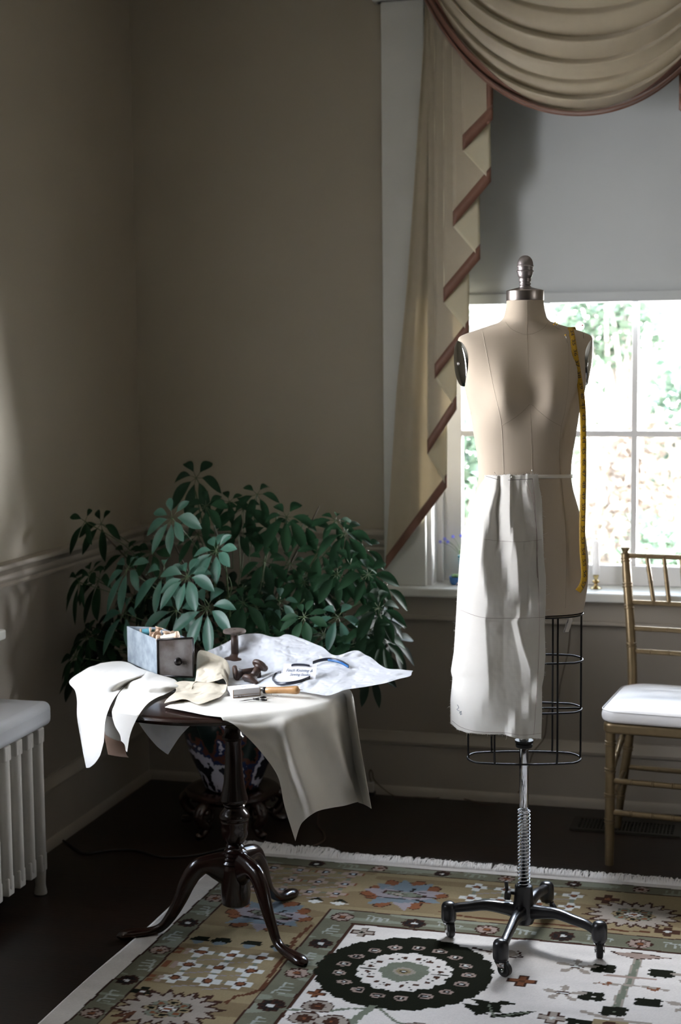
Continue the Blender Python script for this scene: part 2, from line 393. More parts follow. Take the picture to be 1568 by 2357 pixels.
# ------------------------------------------------------------------ windows
glass = bpy.data.materials.new('window_glass'); glass.use_nodes = True
n = glass.node_tree.nodes; L = glass.node_tree.links; n.remove(n['Principled BSDF'])
tr = n.new('ShaderNodeBsdfTransparent'); gl = n.new('ShaderNodeBsdfGlossy'); gl.inputs['Roughness'].default_value = .02
fr = n.new('ShaderNodeFresnel'); fr.inputs[0].default_value = 1.25; ms = n.new('ShaderNodeMixShader')
L.new(fr.outputs[0], ms.inputs[0]); L.new(tr.outputs[0], ms.inputs[1]); L.new(gl.outputs[0], ms.inputs[2]); L.new(ms.outputs[0], n['Material Output'].inputs[0])
WP = mat('window_paint', (0.72, 0.71, 0.70), 0.35, noise_amt=0.03, noise_scale=8)
w1 = setting('window_1', (-.49, YB, BZ0))
def P_(b, name, m=WP, par=None, bev=.003):
    o = b.out(name, m, par, smooth=False)
    if bev: bevel(o, bev, 2)
    return o
P_(B().box((-1.206, 5.100, .77), (-1.055, 5.135, 2.80)), 'casing', TRIM, w1)
P_(B().box((.068, 5.100, .77), (.219, 5.135, 2.80)), 'casing', TRIM, w1)
P_(B().box((-1.222, 5.092, 2.80), (.235, 5.135, 2.95)), 'head_casing', TRIM, w1)
P_(B().box((-1.232, 5.080, 2.80), (.245, 5.135, 2.815)).box((-1.245, 5.070, 2.95), (.258, 5.135, 2.985)), 'head_moulding', TRIM, w1)
P_(B().box((-1.07, 5.128, .76), (-1.038, 5.325, 2.73)).box((.051, 5.128, .76), (.083, 5.325, 2.73)).box((-1.07, 5.128, 2.70), (.083, 5.325, 2.74)), 'jamb', WP, w1)
P_(B().box((-1.04, 5.215, .77), (-1.015, 5.235, 2.70)).box((.028, 5.215, .77), (.053, 5.235, 2.70)), 'stop_bead', WP, w1)
# sill (stool) and apron
P_(B().box((-1.225, 5.055, .738), (.238, 5.33, .770)), 'window_sill', TRIM, w1, .006)
P_(B().box((-1.20, 5.108, .655), (.213, 5.135, .738)).box((-1.205, 5.098, .650), (.218, 5.135, .664)), 'apron', RAILP, w1, .003)
# sash
GX = [-.951, -.646, -.341, -.036]
def sash(z0, z1, zs, yy, nm):
    s = P_(B().box((-1.04, yy-.02, z0), (GX[0], yy+.02, z1)).box((GX[3], yy-.02, z0), (.053, yy+.02, z1))
       .box((GX[0], yy-.02, z0), (GX[3], yy+.02, zs[0])).box((GX[0], yy-.02, zs[-1]), (GX[3], yy+.02, z1)), nm, WP, w1)
    for x in GX[1:3]: P_(B().box((x-.011, yy-.016, zs[0]), (x+.011, yy+.016, zs[-1])), 'muntin', WP, s)
    for z in zs[1:-1]: P_(B().box((GX[0], yy-.0165, z-.011), (GX[3], yy+.0165, z+.011)), 'muntin', WP, s)
    for i in range(3):
        for j in range(len(zs)-1):
            B().box((GX[i], yy-.0015, zs[j]), (GX[i+1], yy+.0015, zs[j+1])).out('pane', glass, s, smooth=False)
sash(.772, 1.80, [.842, 1.307, 1.765], 5.262, 'lower_sash')
sash(1.775, 2.70, [1.81, 2.25, 2.66], 5.303, 'upper_sash')
# left window, outside the frame: its casing, sill and sash
w2 = setting('window_2', (XL, 3.23, LZ0))
P_(B().box((XL-.005, LY1, .80), (XL+.03, LY1+.115, LZ1)).box((XL-.005, LY0-.115, .80), (XL+.03, LY0, LZ1)).box((XL-.005, LY0-.13, LZ1), (XL+.035, LY1+.13, LZ1+.14)), 'casing', TRIM, w2)
P_(B().box((XL-.18, LY0-.14, .755), (XL+.068, 3.925, .785)), 'window_sill', TRIM, w2, .006)
s2 = P_(B().box((XL-.15, LY0, .785), (XL-.11, LY0+.06, LZ1)).box((XL-.15, LY1-.06, .785), (XL-.11, LY1, LZ1)).box((XL-.15, LY0, .785), (XL-.11, LY1, .85)).box((XL-.15, LY0, LZ1-.05), (XL-.11, LY1, LZ1)).box((XL-.15, LY0, 1.64), (XL-.11, LY1, 1.68)), 'sash', WP, w2)
for k in (1, 2):
    y = LY0+.06+(LY1-LY0-.12)*k/3; P_(B().box((XL-.14, y-.011, .85), (XL-.12, y+.011, LZ1-.05)), 'muntin', WP, s2)
for z in (1.24,): P_(B().box((XL-.141, LY0+.06, z-.011), (XL-.119, LY1-.06, z+.011)), 'muntin', WP, s2)
B().box((XL-.131, LY0+.05, .84), (XL-.129, LY1-.05, LZ1-.04)).out('pane', glass, s2, smooth=False)

# added right window, outside the frame, lets in fill daylight
w3 = setting('fill_window', (XR, 2.15, LZ0))
P_(B().box((XR-.03, RY1, .80), (XR+.005, RY1+.115, 1.5)).box((XR-.03, RY0-.115, .80), (XR+.005, RY0, 1.5)).box((XR-.035, RY0-.13, 1.5), (XR+.005, RY1+.13, 1.64)), 'casing', TRIM, w3)
P_(B().box((XR-.068, RY0-.14, .755), (XR+.18, RY1+.14, .785)), 'window_sill', TRIM, w3, .006)
s3 = P_(B().box((XR+.11, RY0, .785), (XR+.15, RY0+.04, 1.5)).box((XR+.11, RY1-.04, .785), (XR+.15, RY1, 1.5)).box((XR+.11, RY0, .785), (XR+.15, RY1, .83)).box((XR+.11, RY0, 1.46), (XR+.15, RY1, 1.5)).box((XR+.11, RY0, 1.13), (XR+.15, RY1, 1.16)), 'sash', WP, w3)
for k in (1,):
    y = RY0+.04+(RY1-RY0-.08)*k/2; P_(B().box((XR+.12, y-.011, .83), (XR+.14, y+.011, 1.46)), 'muntin', WP, s3)
B().box((XR+.129, RY0+.05, .84), (XR+.131, RY1-.03, 1.47)).out('pane', glass, s3, smooth=False)

# ------------------------------------------------------------------ outdoors
gm = mat('lawn', (0.30, 0.34, 0.20), 0.9, noise_amt=.3, noise_scale=3)
tag(B().box((-14, 5.6, -.7), (14, 30, -.6)).out('ground', gm, smooth=False), kind='structure')
LV = [mat('shrub_leaf_dark', (0.15, 0.215, 0.15), .6, noise_amt=.4, noise_scale=2, transl=.3),
      mat('shrub_leaf_sunlit', (0.36, 0.40, 0.30), .6, noise_amt=.3, noise_scale=2, transl=.35),  # sunlit whiteness of the leaves is put into this pale colour
      mat('shrub_leaf_warm', (0.40, 0.33, 0.28), .6, noise_amt=.3, noise_scale=2, transl=.35),
      mat('shrub_bark', (0.42, 0.36, 0.33), .8, noise_amt=.3, noise_scale=9)]
def shrub(name, label, x, y, rx, ry, z0, z1, nclump, mi, seed, leaf=.05):
    rnd = random.Random(seed); r = thing(name, label, 'shrub', (x, y, -.6))
    tb = B(); tips = []
    for k in range(9):
        a = rnd.uniform(0, 6.28); rr = rnd.uniform(.3, .9)
        tip = Vector((x+rx*rr*math.cos(a), y+ry*rr*math.sin(a), rnd.uniform(z0+.4*(z1-z0), z1-.1)))
        mid = Vector((x, y, -.6)).lerp(tip, .5)+Vector((rnd.uniform(-.15, .15), 0, -.1)); tips.append(tip)
        tb.tube(spline([Vector((x+rnd.uniform(-.1, .1), y, -.6)), mid, tip], 8), [.035-.0036*i for i in range(8)], 6)
    tb.out('branch', LV[3], r)
    fb = B()
    for c in range(nclump):
        a = rnd.uniform(0, 6.28); q = rnd.random()**.45; h = rnd.random()
        w = math.sqrt(max(.05, 1-(2*h-1)**2*.8))
        cc = Vector((x+rx*q*w*math.cos(a), y+ry*q*w*math.sin(a), z0+(z1-z0)*h))
        for k in range(11):
            p = cc+Vector((rnd.gauss(0, .09), rnd.gauss(0, .09), rnd.gauss(0, .07)))
            d = Vector((rnd.gauss(0, 1), rnd.gauss(0, 1), rnd.gauss(0, .6))).normalized(); e = d.cross(Vector((rnd.gauss(0, 1), rnd.gauss(0, 1), 1))).normalized()
            l = leaf*rnd.uniform(.7, 1.4); w_ = l*.42
            fb.add([p, p+d*l*.5+e*w_, p+d*l, p+d*l*.5-e*w_], [(0, 1, 2, 3)])
    o = fb.out('foliage', LV[mi], r, smooth=False, recalc=False); return r
shrub('garden_shrub', 'dark green bush outside behind the left window pane, beside the skirt', -1.30, 7.1, .30, .28, -.3, 1.22, 300, 0, 1, .06)
shrub('garden_shrub', 'dark feathery evergreen top outside at the upper right panes, below the shade', -.66, 8.15, .26, .22, 1.58, 2.12, 90, 0, 2, .055)
shrub('garden_shrub', 'pinkish sunlit bush outside in the lower right panes', -.46, 7.80, .30, .16, -.5, 1.22, 330, 2, 4, .05)
shrub('garden_shrub', 'small green bush outside low behind the chair back', -.28, 6.75, .22, .2, -.3, .82, 170, 0, 9, .05)
shrub('garden_shrub', 'mid green bush tip outside at the right edge of the window, at the glazing bar', -.30, 8.75, .20, .18, .75, 1.46, 80, 0, 5, .055)
shrub('garden_shrub', 'pale green sunlit bush outside behind the dress form shoulders', -1.0, 9.85, 1.0, .40, -.4, 2.35, 520, 1, 3, .055)
shrub('garden_shrub', 'tall pale bush outside at the far right of the window', -.15, 11.7, .9, .45, -.4, 2.9, 420, 1, 6, .06)
shrub('garden_shrub', 'tall pale yellowish bush outside at the far left of the window', -2.6, 11.7, 1.0, .45, -.4, 2.8, 460, 1, 8, .06)

# ================================================================== ROLLER SHADE
sh = thing('roller_shade', 'plain grey roller shade pulled halfway down the window', 'window shade', (-.49, 5.17, 2.7))
mesh('shade_cloth', *(lambda G: (B().grid(G).v, B().grid(G).f))([[(x, 5.142+.0015*math.sin(x*7+z), z) for x in np.linspace(-1.030, .043, 30)] for z in np.linspace(1.795, 2.69, 20)]), SHADE, sh, solid=.001)
bevel(B().box((-1.030, 5.1375, 1.761), (.043, 5.1465, 1.7965)).out('hem_bar', SHADE, sh, smooth=False), .003, 3)
rb = B(); rb.tube([(-1.034, 5.19, 2.675), (.047, 5.19, 2.675)], .018, 20); rb.out('roller', SHADE, sh)

# ================================================================== CURTAINS
XC = -.4935
def jabot(mirror, label):
    r = thing('curtain_jabot', label, 'curtain', ((XC*2+1.0 if mirror else -1.0), 5.03, 2.8))
    MX = (lambda p: Vector((2*XC-p.x, p.y, p.z))) if mirror else (lambda p: p)
    # fold lines: (bottom px,py), (top px,py), depth y
    folds = [((1135, 275), (1138, -30), 4.970), ((1065, 347), (1060, -30), 4.980), ((1131, 418), (1125, -30), 4.990), ((1043, 522), (1040, -30), 5.000),
             ((1106, 596), (1100, -30), 5.010), ((1021, 697), (1020, -30), 5.020), ((1081, 768), (1075, -30), 5.030), ((1001, 872), (999, -30), 5.040),
             ((1052, 942), (1050, -30), 5.048), ((984, 1046), (988, -30), 5.056), ((1030, 1122), (1030, -30), 5.072), ((887, 1312), (980, -30), 5.082)]
    NV = 60; off = 0.0
    strips = []
    for k in range(11):
        (b0, t0, y0), (b1, t1, y1) = folds[k], folds[k+1]
        nu = 28 if k == 10 else 10; G = []
        for j in range(NV):
            v = j/(NV-1); row = []
            for i in range(nu):
                u = i/(nu-1)
                def pt(b, t, vv, last):
                    if last:
                        py = t[1]+(b[1]-t[1])*vv; px = interp(py, [-30, 100, 300, 650, 900, 1312], [980, 975, 962, 938, 913, 887])
                        return px, py
                    return t[0]+(b[0]-t[0])*vv, t[1]+(b[1]-t[1])*vv
                a = pt(b0, t0, v, False); c = pt(b1, t1, v, k == 10)
                px = a[0]+(c[0]-a[0])*u; py = a[1]+(c[1]-a[1])*u
                y = y0+(y1-y0)*u
                if k == 10: y += .008*math.sin(u*math.pi*5+.6)*min(1, u*3)*(0.5+.5*v)
                y += .0008*noise.noise(Vector((px*.03, py*.012, k)))
                row.append(MX(Yp(px, py, y)))
            G.append(row)
        b = B().grid(G)
        nm = 'front_pleat' if k % 2 == 0 else 'lining_fold'
        b.out(nm, SILK if k % 2 == 0 else LINING, r, solid=.0012)
        strips.append(G)
    # brown band along the lower edge of every front pleat, and down the free edge of the first
    for k in range(0, 11, 2):
        G = strips[k]; nu = len(G[0]); bw = .034
        lo = G[-1]; d0 = (lo[-1]-lo[0]).normalized(); rows = []
        up = Vector((0, 0, 1))
        nrm = (up - d0*up.dot(d0)).normalized()
        yo = Vector((0, -.0022, 0))
        A = []; C = []
        for i in range(nu):
            p = lo[i]+yo; A.append(p-nrm*.0006); C.append(p+up*bw*1.5+yo*.3)
        mid = [(a+c)/2+yo*.25 for a, c in zip(A, C)]
        if k == 10:
            # follow the waved cloth
            rr = []
            for f in (0, .25, .5, .75, 1):
                row = []
                for i in range(nu):
                    col = [G[j][i] for j in range(NV)]
                    z = lo[i].z+bw*1.45*f
                    ys = interp(z, [c.z for c in col[::-1]], [c.y for c in col[::-1]]); xs = interp(z, [c.z for c in col[::-1]], [c.x for c in col[::-1]])
                    row.append(Vector((xs, ys-.003, z)))
                rr.append(row)
            b = B().grid(rr)
        else: b = B().grid([A, mid, C])
        if k == 0:
            E1 = []; E2 = []
            for j in range(NV-1, int(NV*.2), -1):
                p = G[j][0]+yo; E1.append(p); E2.append(p+(G[j][3]-G[j][0]).normalized()*.027+yo*.2)
            b.grid([E1, E2])
        b.out('brown_band', BAND, r, solid=.001)
    return r
jabot(False, 'long cream pleated curtain jabot with zigzag brown-edged hem left of the window')
jabot(True, 'short visible strip of cream jabot with brown edge at the right side of the picture')

def swag():
    r = thing('curtain_swag', 'cream silk swag with deep curved folds and a brown edge across the window top', 'curtain', (XC, 4.98, 2.8))
    cx = 1331.0
    def edge(s):      # lower edge in pixels, s -1..1
        dx = s*(356+10*abs(s)); k = .00152+.00058*abs(s)**2
        return cx+dx, 266-k*dx*dx-8*abs(s)**6
    NU, NV = 120, 220; G = []
    # crease positions down the swag (t) : folds get closer low down
    cen = [-60, 20, 84, 138, 183, 221, 252]       # py of creases at centre
    for j in range(NV):
        t = j/(NV-1); row = []
        for i in range(NU):
            s = -1+2*i/(NU-1)
            ex, ey = edge(s)
            # inner curves: shallower and pinched outwards in towards the corners
            cy = -150+t*(266+150)
            px = cx+(ex-cx)*(1-.10*(1-t)*abs(s))
            drop = 266-ey
            py = cy-drop*(.30+.70*t**.8)
            # folds
            ph = interp(cy, [-150]+cen+[268], [0, 1, 2, 3, 4, 5, 6, 7, 8]); fr = ph-math.floor(ph)
            prof = (1-fr)**.8*math.sin(min(1, fr*6)*math.pi/2) if t < .995 else 0
            amp = .058*(1-abs(s)**2.2*.7)*(0.7+.3*math.sin(ph*2.1+1)+.35*noise.noise(Vector((s*1.3, math.floor(ph)*3.7, 2))))
            w = noise.noise(Vector((s*2.2, ph*.9, 5)))*.006 + noise.noise(Vector((s*9, ph*2, 1)))*.0012
            y = 4.965-amp*prof-.055*math.cos(s*math.pi/2)*(.4+.6*t) + w
            py2 = py+ (5*prof*(1-abs(s)) )*(1 if t < .97 else (1-t)/.03)
            row.append(Yp(px, py2, y))
        G.append(row)
    B().grid(G).out('folded_silk', SILK, r, solid=.0012)
    # brown band on the lower edge
    rows = []
    for f in [q_/16 for q_ in range(17)]:
        row = []
        for i in range(NU):
            p = G[-1][i]; q = G[-3][i]; s = -1+2*i/(NU-1)
            wd = (.011+(.040 if s < 0 else .024)*abs(s)**1.1)*(1-f)*(1+.5*abs(s)); j = NV-1; acc = 0; c = p
            while j > 0 and acc < wd:
                stp = G[j-1][i]-G[j][i]; l = math.hypot(stp.x, stp.z); acc += l; j -= 1
            c = G[j][i] if j == NV-1 else G[j][i].lerp(G[j+1][i], min(1, (acc-wd)/max(l, 1e-6)))
            row.append(Vector((c.x, c.y-.0055, c.z-(.003 if f == 1 else 0))))
        rows.append(row)
    B().grid(rows).out('brown_band', BAND, r, solid=.002)
swag()
# ================================================================== DRESS FORM
MC = Vector((-.531, 3.845, 0)); PHI = math.radians(12.5)
MF = Vector((math.sin(PHI), -math.cos(PHI), 0)); MR = Vector((math.cos(PHI), math.sin(PHI), 0))
def zpy(py): return 1.718-.0011285*(py-690)
K = .001137
#       py, halfwidth px, front depth, back depth, exponent
RG = [(689, 41.5, .046, .048, 2), (700, 42.2, .047, .049, 2), (715, 44.5, .049, .052, 2), (733, 49, .053, .058, 2), (741, 57, .055, .063, 2), (746, 73, .053, .068, 2.0), (752, 92, .051, .072, 2.0),
      (759, 113, .050, .075, 2.0), (766, 134, .050, .078, 2.0), (773, 150, .051, .080, 2.1), (782, 153, .056, .084, 2.4), (800, 151, .064, .090, 2.8), (835, 146, .079, .096, 3.0), (870, 139.5, .090, .098, 3.0), (890, 137, .095, .098, 2.7),
      (920, 131, .098, .095, 2.4), (950, 123.5, .098, .090, 2.3), (1000, 116.5, .088, .078, 2.3), (1050, 108, .080, .068, 2.3), (1095, 105, .079, .066, 2.3), (1130, 111, .082, .078, 2.3), (1180, 126, .090, .100, 2.3),
      (1230, 139, .098, .116, 2.3), (1290, 147, .101, .122, 2.3), (1350, 145, .100, .115, 2.4), (1400, 138, .096, .105, 2.5), (1414, 134, .093, .102, 2.5)]
_py = [r[0] for r in RG]
def pch(y):
    return [interp(y, _py, [r[i] for r in RG]) for i in (1, 2, 3, 4)]
def ringp(py):
    # lightly smoothed profile values
    w = 7 if py > 800 else (2.0 if py < 790 else 4)
    a = [pch(py+d*w) for d in (-1.5, -.75, 0, .75, 1.5)]
    hw, fd, bd, n = [sum(c)/5 for c in zip(*a)]
    return hw*K*1.0, fd, bd, n
def bust(x, z):
    g = 0
    for sx_ in (-1, 1):
        dx = (x-sx_*.066)/.046; dz = (z-1.462)
        dz = dz/(.080 if dz > 0 else .050)
        g += .040*math.exp(-(dx*dx+dz*dz)*.9)
    # belly
    g += .010*math.exp(-((x/.09)**2+((z-1.12)/.09)**2))
    return g
def zp2py(z): return 690+(1.718-z)/.0011285
def fdepth(x, z):
    hw, fd, bd, n = ringp(zp2py(z)); t = min(1, abs(x)/hw)
    return fd*(max(0, 1-t**n))**(1/n)+bust(x, z)*(max(0, 1-t**4))
def loc(x, d, z): return MC+MR*x+MF*d+Vector((0, 0, z))
def on_body(px, py, off=0.0):
    y = 3.75
    for _ in range(25):
        p = Yp(px, py, y); q = p-MC; x = q.dot(MR); d = fdepth(x, p.z)+off
        err = d-Vector((q.x, q.y, 0)).dot(MF); y -= err*.8
    return Yp(px, py, y)
df_ = thing('dress_form', 'beige linen dress form on a black wheeled stand, wearing a half skirt', 'dress form', (MC.x, MC.y, 0))
NTH = 128; b = B(); G = []
pys = [689, 692, 696, 700, 706, 712, 718, 724, 730, 734, 737, 740, 742, 744, 746, 748, 750]+list(np.arange(752, 800, 2.5))+list(np.arange(800, 1414, 6))+[1408, 1412, 1414]
for py in pys:
    hw, fd, bd, n = ringp(py); z = zpy(py); row = []
    for k in range(NTH+1):
        a = 2*math.pi*k/NTH; c, s = math.cos(a), math.sin(a)
        x = hw*math.copysign(abs(c)**(2/n), c); sd = math.copysign(abs(s)**(2/n), s)
        if s >= 0: d = fd*sd + bust(x, z)*max(0, 1-(abs(x)/hw)**4)
        else: d = bd*sd
        row.append(loc(x, d, z))
    G.append(row)
b.grid([r[:-1]+[r[0]] for r in G])
nr = NTH+1
b.f.append(tuple((len(pys)-1)*nr+k for k in range(NTH)))
b.f.append(tuple(range(NTH-1, -1, -1)))
bod = b.out('torso', BONE, df_, auto=60)
bmx = bmesh.new(); bmx.from_mesh(bod.data); bmesh.ops.remove_doubles(bmx, verts=bmx.verts, dist=1e-6); bmesh.ops.recalc_face_normals(bmx, faces=bmx.faces); bmx.to_mesh(bod.data); bmx.free()
# dark rim under the torso
rimv = [G[-1][k]+Vector((0, 0, -.001)) for k in range(0, NTH, 2)]
B().ring(rimv, .0022, 6).out('bottom_rim', DARKM, df_)
# steel cap and finial
zc = zpy(691); topc = loc(0, -.001, 0)
B().lathe([(.002, 0), (.0475, 0), (.0485, .002), (.0485, .0245), (.0470, .0265), (.016, .0345), (.002, .0350)], (topc.x, topc.y, zc-.002), n=64).out('neck_cap', STEEL, df_, auto=30)
fz = zc+.0255
fp = [(.0155, 0), (.0158, .003), (.0158, .0095), (.0138, .0105), (.0134, .0125), (.0150, .0135), (.0150, .017), (.0134, .018), (.0138, .0205), (.0158, .0215), (.0162, .029), (.0150, .030),
      (.0175, .033), (.0195, .0385), (.0203, .044), (.0203, .0455), (.0222, .0462), (.0226, .048), (.0215, .0495), (.0196, .0505), (.0198, .055), (.0205, .0585), (.0224, .0595), (.0226, .0612), (.0212, .0625),
      (.0208, .0645), (.0200, .071), (.0175, .078), (.0130, .084), (.0070, .0875), (.001, .0885)]
B().lathe(fp, (topc.x, topc.y, fz), n=48).out('finial', PEWTER, df_, auto=50)
# arm plates
for s in (-1, 1):
    z0 = zpy(835); b = B()
    nrm = (MR*s*1.0+MF*(.30 if s < 0 else .22)+Vector((0, 0, -.10))).normalized()
    up = Vector((0, 0, 1)); fw_ = up.cross(nrm).normalized()*(1); up2 = nrm.cross(fw_).normalized()
    c = loc(s*.1665, .004, z0+.001)
    rows = []
    for (rr, h) in [(0, .0075), (.3, .007), (.6, .0055), (.85, .0035), (.96, .002), (1.0, -.001), (1.0, -.012), (.85, -.03)]:
        rows.append([c+nrm*h+fw_*math.cos(a)*.050*rr*(1-.10*math.sin(a))+up2*math.sin(a)*.061*rr for a in np.linspace(0, 2*math.pi, 49)])
    b.grid(rows); pl = b.out('arm_plate', CHROME, df_, auto=50); pl['label'] = 'polished arm plate'
    if s < 0: B().lathe([(.001, .003), (.004, .003), (.005, 0), (.001, 0)], c+nrm*.0065, nrm, 16).out('plate_screw', STEEL, pl)
# seams drawn in stitching over the torso
def seam(pts, m=SEAM, r=.00045, n=40, name='seam'):
    q = spline([Vector((p[0], p[1], 0)) for p in pts], n); w = [on_body(p.x, p.y, .0000) for p in q]
    return B().tube(w, r, 6).out(name, m, df_)
seam([(1214, 694), (1214, 730), (1213, 770)], SEAM)
seam([(1213, 770), (1217, 850), (1221, 932), (1224, 1020), (1226, 1090)], SEAM)
seam([(1164, 741), (1176, 756), (1195, 766), (1213, 770), (1232, 766), (1252, 755), (1262, 741)], SEAM)
seam([(1110, 760), (1122, 820), (1136, 890), (1150, 950), (1155, 985), (1158, 1040), (1160, 1092)], SEAML, .0006)
seam([(1305, 764), (1310, 820), (1308, 890), (1300, 950), (1292, 985), (1288, 1040), (1290, 1092)], SEAM, .0004)
seam([(1155, 980), (1185, 962), (1207, 944), (1222, 931), (1240, 946), (1265, 966), (1292, 981)], SEAM, .0005)
seam([(1292, 1105), (1300, 1180), (1304, 1280), (1302, 1400)], SEAM, .0004)
# waist tape
rows = []
for dz in (-1, 1):
    rows.append([on_body(px, 1097+dz*4.3+ (px-1225)*-.01, .0012) for px in np.linspace(1116, 1318, 60)])
B().grid(rows).out('waist_tape', WHITET, df_, solid=.0006)
# wire cage
def stadium(z, W_, D_, n=48, y0=.0, round_=.075):
    pts = []
    for k in range(n):
        a = 2*math.pi*k/n; c, s = math.cos(a), math.sin(a)
        x = (W_-D_)*math.copysign(min(1, abs(c)*1.6), c)+D_*c; pts.append(loc(x, D_*s+y0, z))
    return pts
ZR = [.775, .643, .508]
for i, z in enumerate(ZR):
    st = stadium(z, .150+.002*(2-i), .066); B().ring(st, .0027, 8).out('cage_ring', BLACKW, df_)
for (xx, dd, zt) in ((.150, 0.0, .905), (-.148, 0.0, .905), (.082, .062, .905), (-.082, .064, .905), (.082, -.066, .905), (-.082, -.066, .905)):
    q = [loc(xx, dd, zt), loc(xx, dd, .62), loc(xx, dd, .53), loc(xx*.99, dd*.98, .508)]
    B().tube(q, .0027, 8).out('cage_wire', BLACKW, df_)
# spokes that hold the cage and torso on the pole
b = B(); b.tube([loc(-.149, 0, .643), loc(.149, 0, .643)], .0025, 6); b.out('cage_wire', BLACKW, df_)
# pole
pc = Vector((-.5305, 3.845, 0))
B().tube([pc+Vector((0, 0, .15)), pc+Vector((0, 0, .92))], .0125, 24).out('pole', CHROME, df_)
B().lathe([(.013, 0), (.020, .001), (.0225, .004), (.0225, .010), (.019, .013), (.0245, .015), (.0245, .021), (.013, .022)], pc+Vector((0, 0, .536)), n=32).out('pole_collar', RUBBER, df_, auto=30)
sp = []; NS = 22; z0, z1 = .158, .372
for i in range(NS*16+1):
    a = 2*math.pi*i/16; h = z0+(z1-z0)*i/(NS*16)
    if i > (NS-1.2)*16: h = z1-.0095+(h-z1+.0095)*.5
    sp.append(pc+Vector((math.cos(a)*.0165, math.sin(a)*.0165, h)))
B().tube(sp, .0015, 6).out('coil_spring', CHROME, df_)
# cast base
st_ = B().lathe([(.018, .055), (.026, .056), (.031, .070), (.030, .10), (.026, .125), (.024, .150), (.024, .157), (.020, .160), (.013, .160)], pc, n=32).out('base_hub', IRON, df_, auto=40)
B().lathe([(.004, 0), (.012, .002), (.012, .016), (.004, .018)], pc+Vector((-.034, -.004, .128)), (-1, -.2, .1), 16).out('clamp_knob', RUBBER, df_)
B().tube([pc+Vector((-.02, 0, .135)), pc+Vector((-.045, 0, .135)), pc+Vector((-.047, 0, .165))], .0055, 8).out('height_lever', RUBBER, df_)
feet = [Vector((-.730, 3.818, .0115)), Vector((-.553, 3.590, .0115)), Vector((-.322, 3.770, .0115)), Vector((-.492, 4.035, .0115))]
wheel_dir = [(.5, -.86), (.85, -.4), (.15, -1), (.9, -.4)]
for fpnt, wd in zip(feet, wheel_dir):
    dv = (fpnt-pc); dv.z = 0; Lg = dv.length; dv.normalize(); sd_ = Vector((-dv.y, dv.x, 0))
    # arched leg, a flattened bar
    prof = [(.018, .088, .030, .020), (.05, .094, .024, .017), (.10, .100, .020, .0155), (.145, .094, .018, .015), (.185, .088, .017, .014), (Lg-.012, .077, .017, .014)]
    b = B(); secs = []
    for q in spline([Vector((p[0], p[1], 0)) for p in prof], 26):
        h = interp(q.x, [p[0] for p in prof], [p[2] for p in prof]); w = interp(q.x, [p[0] for p in prof], [p[3] for p in prof])
        c = pc+dv*q.x+Vector((0, 0, q.y)); s = []
        for k in range(16):
            a = 2*math.pi*k/16; ca, sa = math.cos(a), math.sin(a)
            s.append(c+sd_*math.copysign(abs(ca)**.55, ca)*w*.75+Vector((0, 0, math.copysign(abs(sa)**.55, sa)*h*.7)))
        s.append(s[0]); secs.append(s)
    b.grid(secs); leg = b.out('base_leg', IRON, df_)
    B().lathe([(.001, .040), (.015, .040), (.0195, .043), (.0205, .050), (.0205, .074), (.0195, .084), (.0155, .0905), (.009, .094), (.001, .0945)], fpnt, n=28).out('leg_socket', IRON, leg, auto=60)
    # caster: fork and wheel
    wv = Vector((wd[0], wd[1], 0)).normalized(); ax = Vector((-wv.y, wv.x, 0)); wc = fpnt+wv*.012+Vector((0, 0, .0185))
    cst = B()
    for s in (-1, 1):
        pl_ = [fpnt+ax*s*.010+wv*(-.013)+Vector((0, 0, .038)), fpnt+ax*s*.010+wv*.016+Vector((0, 0, .038)), wc+ax*s*.0115+wv*.008+Vector((0, 0, -.002)), wc+ax*s*.0115-wv*.004+Vector((0, 0, -.006))]
        q = [p+ax*s*.0018 for p in pl_]; cst.add(pl_+q, [(0, 1, 2, 3), (7, 6, 5, 4), (0, 4, 5, 1), (1, 5, 6, 2), (2, 6, 7, 3), (3, 7, 4, 0)])
    cst.lathe([(.001, .034), (.015, .034), (.016, .038), (.012, .041), (.005, .042), (.001, .042)], fpnt, n=24)
    cc = cst.out('caster_fork', CHROME, leg, auto=30)
    B().lathe([(.003, -.0085), (.016, -.0085), (.0185, -.006), (.0185, .006), (.016, .0085), (.003, .0085)], wc, ax, 28).out('caster_wheel', RUBBER, leg, auto=40)
    B().lathe([(.001, -.0135), (.004, -.0135), (.0045, -.012), (.0045, .012), (.004, .0135), (.001, .0135)], wc, ax, 12).out('wheel_axle', CHROME, leg)

# ================================================================== HALF SKIRT
sk = thing('half_skirt', 'unfinished white muslin half skirt with raw edges pinned to the dress form', 'skirt', (MC.x-.07, MC.y-.12, 1.25))
Ls = [(1090, 1110), (1100, 1109), (1130, 1098), (1180, 1080), (1230, 1064), (1290, 1058), (1360, 1053), (1420, 1050), (1500, 1045), (1545, 1038), (1560, 1042), (1610, 1037), (1640, 1037), (1668, 1037), (1705, 1037)]
Rs = [(1090, 1238), (1120, 1242), (1150, 1248), (1210, 1250), (1280, 1252), (1330, 1257), (1390, 1257), (1440, 1254), (1510, 1256), (1560, 1252), (1580, 1248), (1640, 1248), (1705, 1246)]
BOT = ([0, .04, .08, .19, .35, .58, .68, .79, .90, 1.0], [1665, 1672, 1680, 1687, 1690.5, 1690.5, 1697, 1702, 1699, 1700.5])
TOPc = ([0, .2, .28, .30, .5, .55, .75, .8, .9, 1.0], [1094, 1093, 1096, 1094, 1091, 1094, 1094, 1090, 1092, 1091])
